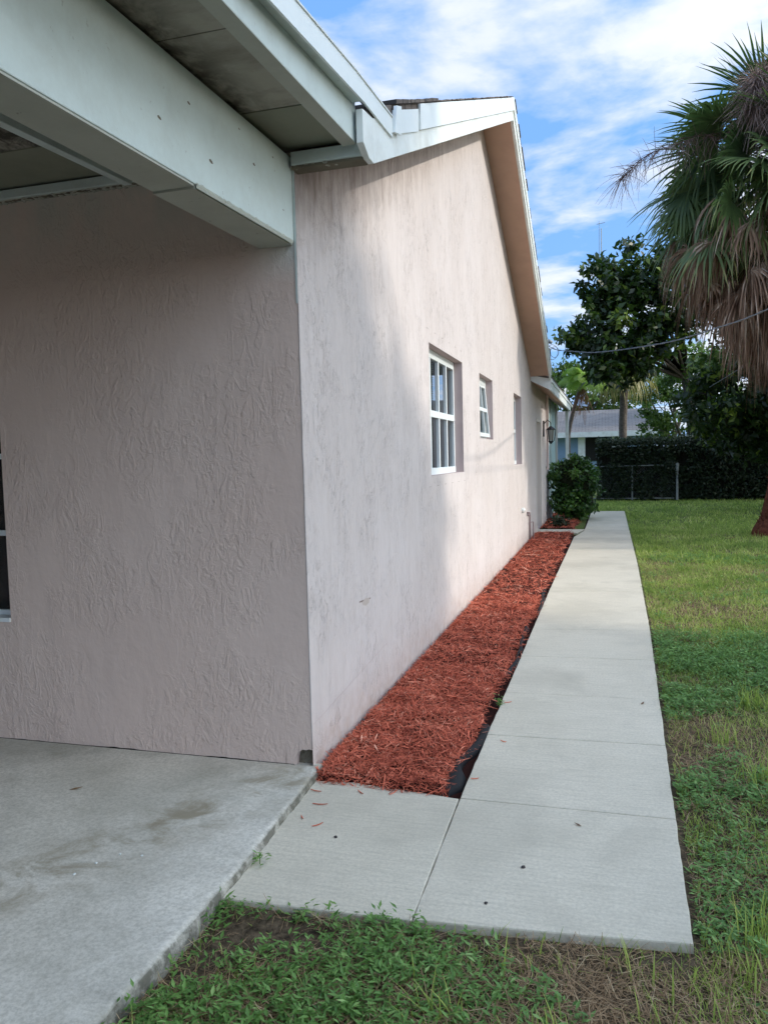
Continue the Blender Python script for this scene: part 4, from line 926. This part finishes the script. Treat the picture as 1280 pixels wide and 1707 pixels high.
# small cabbage palm behind the hedge
PB2 = np.array([1.93, 27.0, 0.0]); sp2 = empty('cabbage_palm', tuple(PB2), 'slim grey-trunked palm rising above the hedge with a ragged crown', 'palm')
tk = MB(); tk.tube([(1.93+.02*math.sin(h*2), 27, h) for h in np.linspace(-.05, 5.0, 14)], [.17]*2+[.145]*9+[.16, .18, .15], 12)
tk.build('trunk', M_palmbark, sp2, smooth=True, off=PB2)
PBk = PB; PB = PB2; q_ = []
for el0, cnt, dr0, v in ((60, 6, .2, .4), (25, 9, .5, .45), (-5, 10, .8, .6), (-35, 9, 1.0, .85)):
    for k in range(cnt): put_fan(q_, 2*math.pi*(k+.3*el0)/cnt, math.radians(el0+rng.normal(0, 6)), .8, .95, dr0, v, root=np.array([1.93, 27, 4.95]), nseg=24, wd=.05, tip=.35)
V, F, a_ = merge(q_); nmesh('crown', V, F, ML_palm, sp2, attr=a_)
PB = PBk
# feather palm left of it, hanging brown fronds
PB3 = np.array([.52, 25.2, 0.0]); fpm = empty('feather_palm', tuple(PB3), 'bright green feather palm with hanging brown fronds behind the eave', 'palm')
tk = MB(); tk.tube([(.02+.5*(max(0, h-2.2)/1.9)**1.3, 25.2, h) for h in np.linspace(-.05, 4.1, 12)], .07, 10); tk.build('trunk', M_palmbark, fpm, smooth=True, off=PB3)
ML_feather = leafmat('feather_palm_green', (.12, .22, .03), (.28, .42, .08), (.42, .52, .14), .45)
def frond(parts, root, az, el, L, nl, ll, droop, v, w_=.022):
    D = azel(az, el); t = np.linspace(.12, 1, nl); P = root[None]+D[None]*(L*t)[:, None]; P[:, 2] -= droop*L*t**2.2
    T = np.gradient(P, axis=0); T = unit(T); s = unit(np.cross(T, np.array([0, 0, 1.0])))
    for sg in (1, -1):
        d = unit(s*sg+T*.6+np.array([0, 0, -.35])); l = ll*np.sin(np.pi*np.clip(t*.85+.12, 0, 1))**.6
        A = P; B = P+d*(l*.55)[:, None]; C_ = P+d*l[:, None]+np.array([0, 0, -1.])[None]*(l*.35)[:, None]
        V = np.stack([A-T*w_*.4, A+T*w_*.4, B+T*w_*.5, B-T*w_*.5, C_, C_], 1); n = nl
        V = V[:, :5].reshape(-1, 3); b = np.arange(n)*5
        parts.append((V, np.concatenate([np.stack([b, b+1, b+2, b+3], 1), np.stack([b+3, b+2, b+4, b+4], 1)[:0]]), np.full(len(V), v)+rng.normal(0, .08, len(V))))
        V2 = np.stack([B-T*w_*.5, B+T*w_*.5, C_+T*.003, C_-T*.003], 1).reshape(-1, 3); parts.append((V2, np.arange(n*4).reshape(n, 4), np.full(len(V2), v)))
    petiole(parts, root, P[nl//2], .014, v)
fr_, fb_ = [], []
rt = np.array([0, 0, 4.05])
for k in range(16): frond(fr_, rt, 2*math.pi*k/16+rng.normal(0, .1), math.radians(random.choice((80, 65, 45, 30))), random.uniform(1.1, 1.6), 40, .50, random.uniform(.6, 1.1), rng.uniform(.3, .9))
for k in range(8): frond(fb_, rt-np.array([0, 0, .10]), 2*math.pi*k/8+rng.normal(0, .3), math.radians(rng.uniform(-80, -50)), rng.uniform(.7, 1.1), 30, .13, .3, rng.uniform(.2, .7))
V, F, a_ = merge(fr_); nmesh('crown', V, F, ML_feather, fpm, attr=a_)
ML_brownf = leafmat('brown_fronds', (.10, .05, .025), (.22, .11, .06), (.3, .17, .09), .2, .8); V, F, a_ = merge(fb_); nmesh('dead_fronds', V, F, ML_brownf, fpm, attr=a_)

# ---------------------------------------------------------------- lawn
def blades(x, y, z0, L, Wd, lean, v, nk=3):
    n = len(x); P = np.stack([x, y, z0], 1); az = rng.uniform(0, 2*math.pi, n); H = np.stack([np.cos(az), np.sin(az), np.zeros(n)], 1)
    s = np.stack([-np.sin(az), np.cos(az), np.zeros(n)], 1); V = np.zeros((n, nk+1, 2, 3)); A = np.zeros((n, nk+1, 2))
    for k in range(nk+1):
        t = k/nk; c = P+H*(L*lean*t**1.6)[:, None]; c[:, 2] += L*t*np.sqrt(np.maximum(.05, 1-(lean*.8)**2))*(1-.25*t*lean)
        ww = Wd*(1-.85*t**1.5); V[:, k, 0] = c-s*ww[:, None]/2; V[:, k, 1] = c+s*ww[:, None]/2; A[:, k, :] = (v+.18*(t-.5))[:, None]
    b = np.arange(n)*(nk+1)*2
    F = np.concatenate([np.stack([b+2*k, b+2*k+1, b+2*k+3, b+2*k+2], 1) for k in range(nk)])
    return V.reshape(-1, 3), F, np.clip(A.reshape(-1), 0, 1)
def right_lim(y): return 1.42+.19*(y+3.5)+1.0
def pts_right(n, y0, y1, m=.0):
    y = rng.uniform(y0, y1, n); lim = right_lim(y); lo = np.array([xr(a) for a in y])+.025
    w_ = lim-lo; keep = rng.uniform(0, w_.max(), n) < w_; y = y[keep]; lo = lo[keep]; w_ = w_[keep]; x = lo+rng.uniform(0, 1, len(y))*w_
    return x, y
def pts_front(n, hole=1.0):
    x = rng.uniform(.0, 2.9, n); y = rng.uniform(-2.25, -1.0, n)
    kk = rng.uniform(0, 1, n) > hole*np.clip(1.25*np.exp(-((x-.36)/.26)**2-((y+1.235)/.10)**2)+.9*np.exp(-((x-.17)/.10)**2-((y+1.45)/.14)**2), 0, .96); x, y = x[kk], y[kk]
    k = (y < np.interp(x, [.06, .775, 1.67, 1.68, 3], [-1.125, -1.10, -1.02, -.9, -.9])) & (x > np.array([px_edge(a)+.012 for a in y]))
    return x[k], y[k]
def dry(x, y):    # 0 lush .. 1 dry
    d = fnoise(x, y, .9, 3)*.9+fnoise(x, y, 2.7, 5)*.8+fnoise(x, y, 7, 6)*.5
    d += .75*np.exp(-((y+1.7)/.7)**2)*np.clip((x-.9)/.8, 0, 1) + .55*np.exp(-((x-2.3)/.4)**2-((y-4.4)/.5)**2) + .45*np.exp(-((x-1.95)/.2)**2-((y-1.0)/1.2)**2)
    d -= .55*np.exp(-((y-2.3)/.9)**2)
    return np.clip(d+.12, -1, 1)
gparts, tparts, wparts = [], [], []
def zone(x, y, Lm, Wm, zr=-.034, lush=1.0):
    d = dry(x, y)+.9*np.exp(-((x-.35)/.32)**2-((y+1.28)/.13)**2); k = rng.uniform(-.35, 1.0, len(x)) > d; x, y, d = x[k], y[k], d[k]; n = len(x)
    L = rng.gamma(5, Lm/5, n); v = np.clip(.38+.30*fnoise(x, y, 1.3, 8)+.25*fnoise(x, y, 9, 2)+.25*d+rng.normal(0, .2, n), 0, 1)
    gparts.append(blades(x, y, np.full(n, zr), L, Wm*rng.uniform(.7, 1.3, n), rng.uniform(.25, 1.1, n), v))
def thz(x, y, Lm, Wm, zr=-.034, thr=-.25):
    d = dry(x, y); k = rng.uniform(thr, 1.0, len(x)) < d; x, y = x[k], y[k]; n = len(x); th = rng.uniform(0, 6.28, n)
    D = unit(np.stack([np.cos(th), np.sin(th), rng.normal(.10, .25, n)], 1)); up = np.array([0, 0, 1.0]); Nn = unit(up-D*np.sum(up*D, 1)[:, None])
    L = rng.gamma(4, Lm/4, n)
    tparts.append(strips(np.stack([x, y, zr+rng.uniform(.0, .035, n)], 1), D, Nn, L, Wm*rng.uniform(.5, 1.3, n), rng.normal(0, .006, n), rng.beta(2, 2, n)))
zone(*pts_front(26000), .034, .004); zone(*pts_right(60000, -1.6, 3.4), .038, .0042); zone(*pts_right(80000, 3.2, 8), .042, .0060); zone(*pts_right(55000, 8, 14), .06, .010); zone(*pts_right(30000, 14, 23.2), .065, .016)
x = rng.uniform(.9, 1.9, 5000); y = rng.uniform(18.15, 23.2, 5000); zone(x, y, .06, .014)
thz(*pts_front(46000), .055, .0024, thr=-.6); thz(*pts_right(60000, -1.6, 3.4), .055, .0026, thr=-.4); thz(*pts_right(46000, 3.2, 8), .055, .0045, thr=-.4); thz(*pts_right(9000, 8, 14), .07, .007)
# tall tufts in the foreground
for (cx_, cy_, n_, L_) in ((1.15, -1.22, 4, .16), (1.42, -1.16, 6, .15), (1.62, -1.16, 8, .13), (1.52, -1.30, 8, .14), (1.9, -.9, 60, .14), (2.02, -.5, 60, .14), (2.1, .4, 70, .16), (2.35, 1.1, 80, .18), (2.25, 1.6, 70, .16), (.95, -1.5, 30, .12), (1.75, -1.45, 25, .11), (1.82, -1.05, 40, .10), (1.25, -1.5, 30, .11), (2.0, .95, 50, .13), (2.6, 2.2, 90, .16)):
    n_ = int(n_); x = cx_+rng.normal(0, .05, n_); y = cy_+rng.normal(0, .05, n_)
    gparts.append(blades(x, y, np.full(n_, -.034), L_*rng.uniform(.5, 1.2, n_), rng.uniform(.004, .008, n_), rng.uniform(.1, .8, n_), rng.uniform(.2, .7, n_), 4))
V, F, a_ = merge(gparts); tag(nmesh('lawn_grass', V, F, M_grass, attr=a_), 'green lawn grass growing right of the walk and in front of it', 'grass', kind='stuff')
V, F, a_ = merge(tparts); tag(nmesh('dry_grass', V, F, M_thatch, attr=a_), 'dry brown dead grass stems matted between the green blades', 'dry grass', kind='stuff')
# broad-leaved weeds: rosettes of small lance leaves
def rosettes(x, y, L, zr=-.034, nl=9):
    n = len(x); m = n*nl; P = np.repeat(np.stack([x, y, np.full(n, zr)], 1), nl, 0); hh = np.repeat(rng.uniform(.015, .075, n), nl)*rng.uniform(.3, 1.1, m)
    P[:, 2] += hh; P[:, :2] += rng.normal(0, .014, (m, 2)); az = rng.uniform(0, 6.28, m); D = unit(np.stack([np.cos(az), np.sin(az), rng.uniform(-.1, .75, m)], 1))
    s = np.stack([-np.sin(az), np.cos(az), np.zeros(m)], 1); nn = np.cross(D, s); nn *= np.sign(nn[:, 2:3]); LL = (L*rng.uniform(.5, 1.3, m))[:, None]; Wd = LL*.34
    V = np.stack([P, P+D*LL*.4+s*Wd*.5-nn*0, P+D*LL*.45-nn*LL*.07, P+D*LL*.4-s*Wd*.5, P+D*LL-nn*LL*.12], 1)
    V = V.reshape(-1, 3); b = np.arange(m)*5; F = np.concatenate([np.stack([b, b+1, b+4, b+2], 1), np.stack([b, b+2, b+4, b+3], 1)])
    return V, F, np.repeat(np.clip(rng.normal(.45, .22, m), 0, 1), 5)
x, y = pts_front(7000); k = (fnoise(x, y, 2.2, 11)+.55*np.exp(-((x-.55)/.45)**2)-.55*np.clip((x-1.1)/.6, 0, 1)-.9*np.exp(-((x-.2)/.18)**2-((y+1.25)/.14)**2) +rng.normal(0, .22, len(x)) > .10); wparts.append(rosettes(x[k], y[k], .029))
x, y = pts_right(9000, .2, 3.6); k = (fnoise(x, y, 1.6, 12)+.75*np.exp(-((y-2.6)/.8)**2)-.25+rng.normal(0, .25, len(x)) > 0); wparts.append(rosettes(x[k], y[k], .032))
x, y = pts_right(2500, -1.5, .3); k = fnoise(x, y, 2.0, 13)+rng.normal(0, .2, len(x)) > .05; wparts.append(rosettes(x[k], y[k], .028))
x, y = pts_right(4000, 3.6, 9); k = fnoise(x, y, 1.0, 14)+rng.normal(0, .2, len(x)) > .25; wparts.append(rosettes(x[k], y[k], .04))
V, F, a_ = merge(wparts); tag(nmesh('broadleaf_weeds', V, F, M_weed, attr=a_), 'low broad-leaved weeds spreading in green patches through the lawn', 'weeds', kind='stuff')
so2 = MB(); gx = np.arange(-.02, 3.0, .02); gy = np.arange(-2.3, -.99, .02)
for x in gx:
    for y in gy:
        front = float(np.interp(x, [.06, .775, 1.67, 1.72, 3], [-1.118, -1.094, -1.03, -.8, -.8])); d_ = front-y
        z = -.034+.017*math.exp(-(max(0, d_)/.10)**2)+.010*mnoise.noise(Vector((x*9, y*9, 0)))+.006*mnoise.noise(Vector((x*30, y*30, 2)))
        if d_ < .005 or x < px_edge(y)-.004: z = -.06
        so2.v.append((x, y, z))
ny_ = len(gy); so2.f = [(i*ny_+k, (i+1)*ny_+k, (i+1)*ny_+k+1, i*ny_+k+1) for i in range(len(gx)-1) for k in range(ny_-1)]; so2.m = [0]*len(so2.f)
tag(so2.build('soil', M_ground, smooth=True), kind='structure')
# small things
def sprig(name, x, y, z, label, n=6, L=.03):
    e = empty(name, (x, y, z), label, 'weed'); V, F, a_ = rosettes(np.zeros(n), np.zeros(n), L, 0.0, 5); nmesh('leaves', V, F, M_weed, e, attr=a_)
    MB().tube([(0, 0, -.03), (.003, .002, .04)], .0016, 5).build('stem', M_weed, e)
sprig('weed_sprig', .115, -.87, -.0, 'small green weed growing in the joint between patio and walk', 5, .028)
sprig('weed_sprig', .10, -1.14, -.04, 'green weed at the near corner where patio meets the walk', 9, .03)
sprig('weed_sprig', .755, 1.25, -.02, 'green weed poking out between mulch edge and walk', 7, .03)
def pebble(x, y, z, r, label, mt, name='pebble'):
    bmm = bmesh.new(); bmesh.ops.create_icosphere(bmm, subdivisions=3, radius=r); m_ = MB()
    m_.add([tuple(v.co*(1+.35*mnoise.noise(v.co/r*1.1+Vector((x*50, y, 0))))) for v in bmm.verts], [tuple(v.index for v in f.verts) for f in bmm.faces]); bmm.free()
    o = m_.build(name, mt, smooth=True); o.location = (x, y, z); o.scale = (1, 1.2, .5); tag(o, label, 'pebble')
M_peb, _, _ = mat('dark_stone', (.05, .045, .045), .9); M_peb2, _, _ = mat('white_chip', (.62, .66, .66), .7)
pebble(.33, -.60, .002, .007, 'dark pebble on the left walk slab beside the patio', M_peb)
pebble(1.10, -.66, .002, .008, 'dark pebble in the middle of the near walk slab', M_peb)
pebble(1.0, -.93, .002, .006, 'grey-brown pebble near the front edge of the walk', M_peb)
for i, (x, y) in enumerate(((-.33, -.98), (-.42, -.99), (-.47, -1.07), (-.5, -1.16))): pebble(x, y, .036, .005, ['white speck on the patio, farthest from the wall corner stain', 'white fleck on the patio beside the grey scuff', 'round white fleck mid patio in the stain', 'pale fleck on the patio nearest the camera'][i], M_peb2, 'paint_fleck')
sc = MB(); sc.add([(0, 0, 0), (.035, .008, .004), (.05, .03, .012), (.02, .035, .006), (-.008, .018, .002)], [(0, 1, 2, 3, 4)]); o = sc.build('paper_scrap', M_peb2); o.location = (.13, -1.78, -.02); o.modifiers.new('t', 'SOLIDIFY').thickness = .0015; tag(o, 'white scrap of litter in the weeds beside the patio edge', 'litter')
def leaf_thing(x, y, z, s, rot, label, mt):
    m_ = MB(); m_.add([(0, 0, 0), (.4*s, .16*s, .05*s), (s, 0, .12*s), (.45*s, -.17*s, .06*s), (.45*s, 0, .0)], [(0, 1, 4), (1, 2, 4), (2, 3, 4), (3, 0, 4)]); o = m_.build('dead_leaf', mt); o.location = (x, y, z); o.rotation_euler = (0, 0, rot); o.modifiers.new('t', 'SOLIDIFY').thickness = .001; tag(o, label, 'leaf')
M_dl, _, _ = mat('dry_leaf_brown', (.22, .13, .06), .8); M_dl2, _, _ = mat('curled_leaf', (.18, .11, .07), .8)
leaf_thing(-1.02, -.52, .036, .06, .5, 'curled brown dead leaf on the patio left of the stain', M_dl)
leaf_thing(1.60, 1.42, .002, .05, 1.2, 'dry curled leaf near the right edge of the walk', M_dl2)
leaf_thing(1.30, -.28, .002, .035, 2.6, 'tiny dark dry leaf on the near walk slab', M_dl2)
leaf_thing(1.08, -1.93, -.0, .07, .4, 'reddish dead leaf lying in the foreground weeds', M_dl)
leaf_thing(3.35, 11.2, -.0, .22, .2, 'fallen palm leaf litter on the grass left of the palm trunk', M_dl)
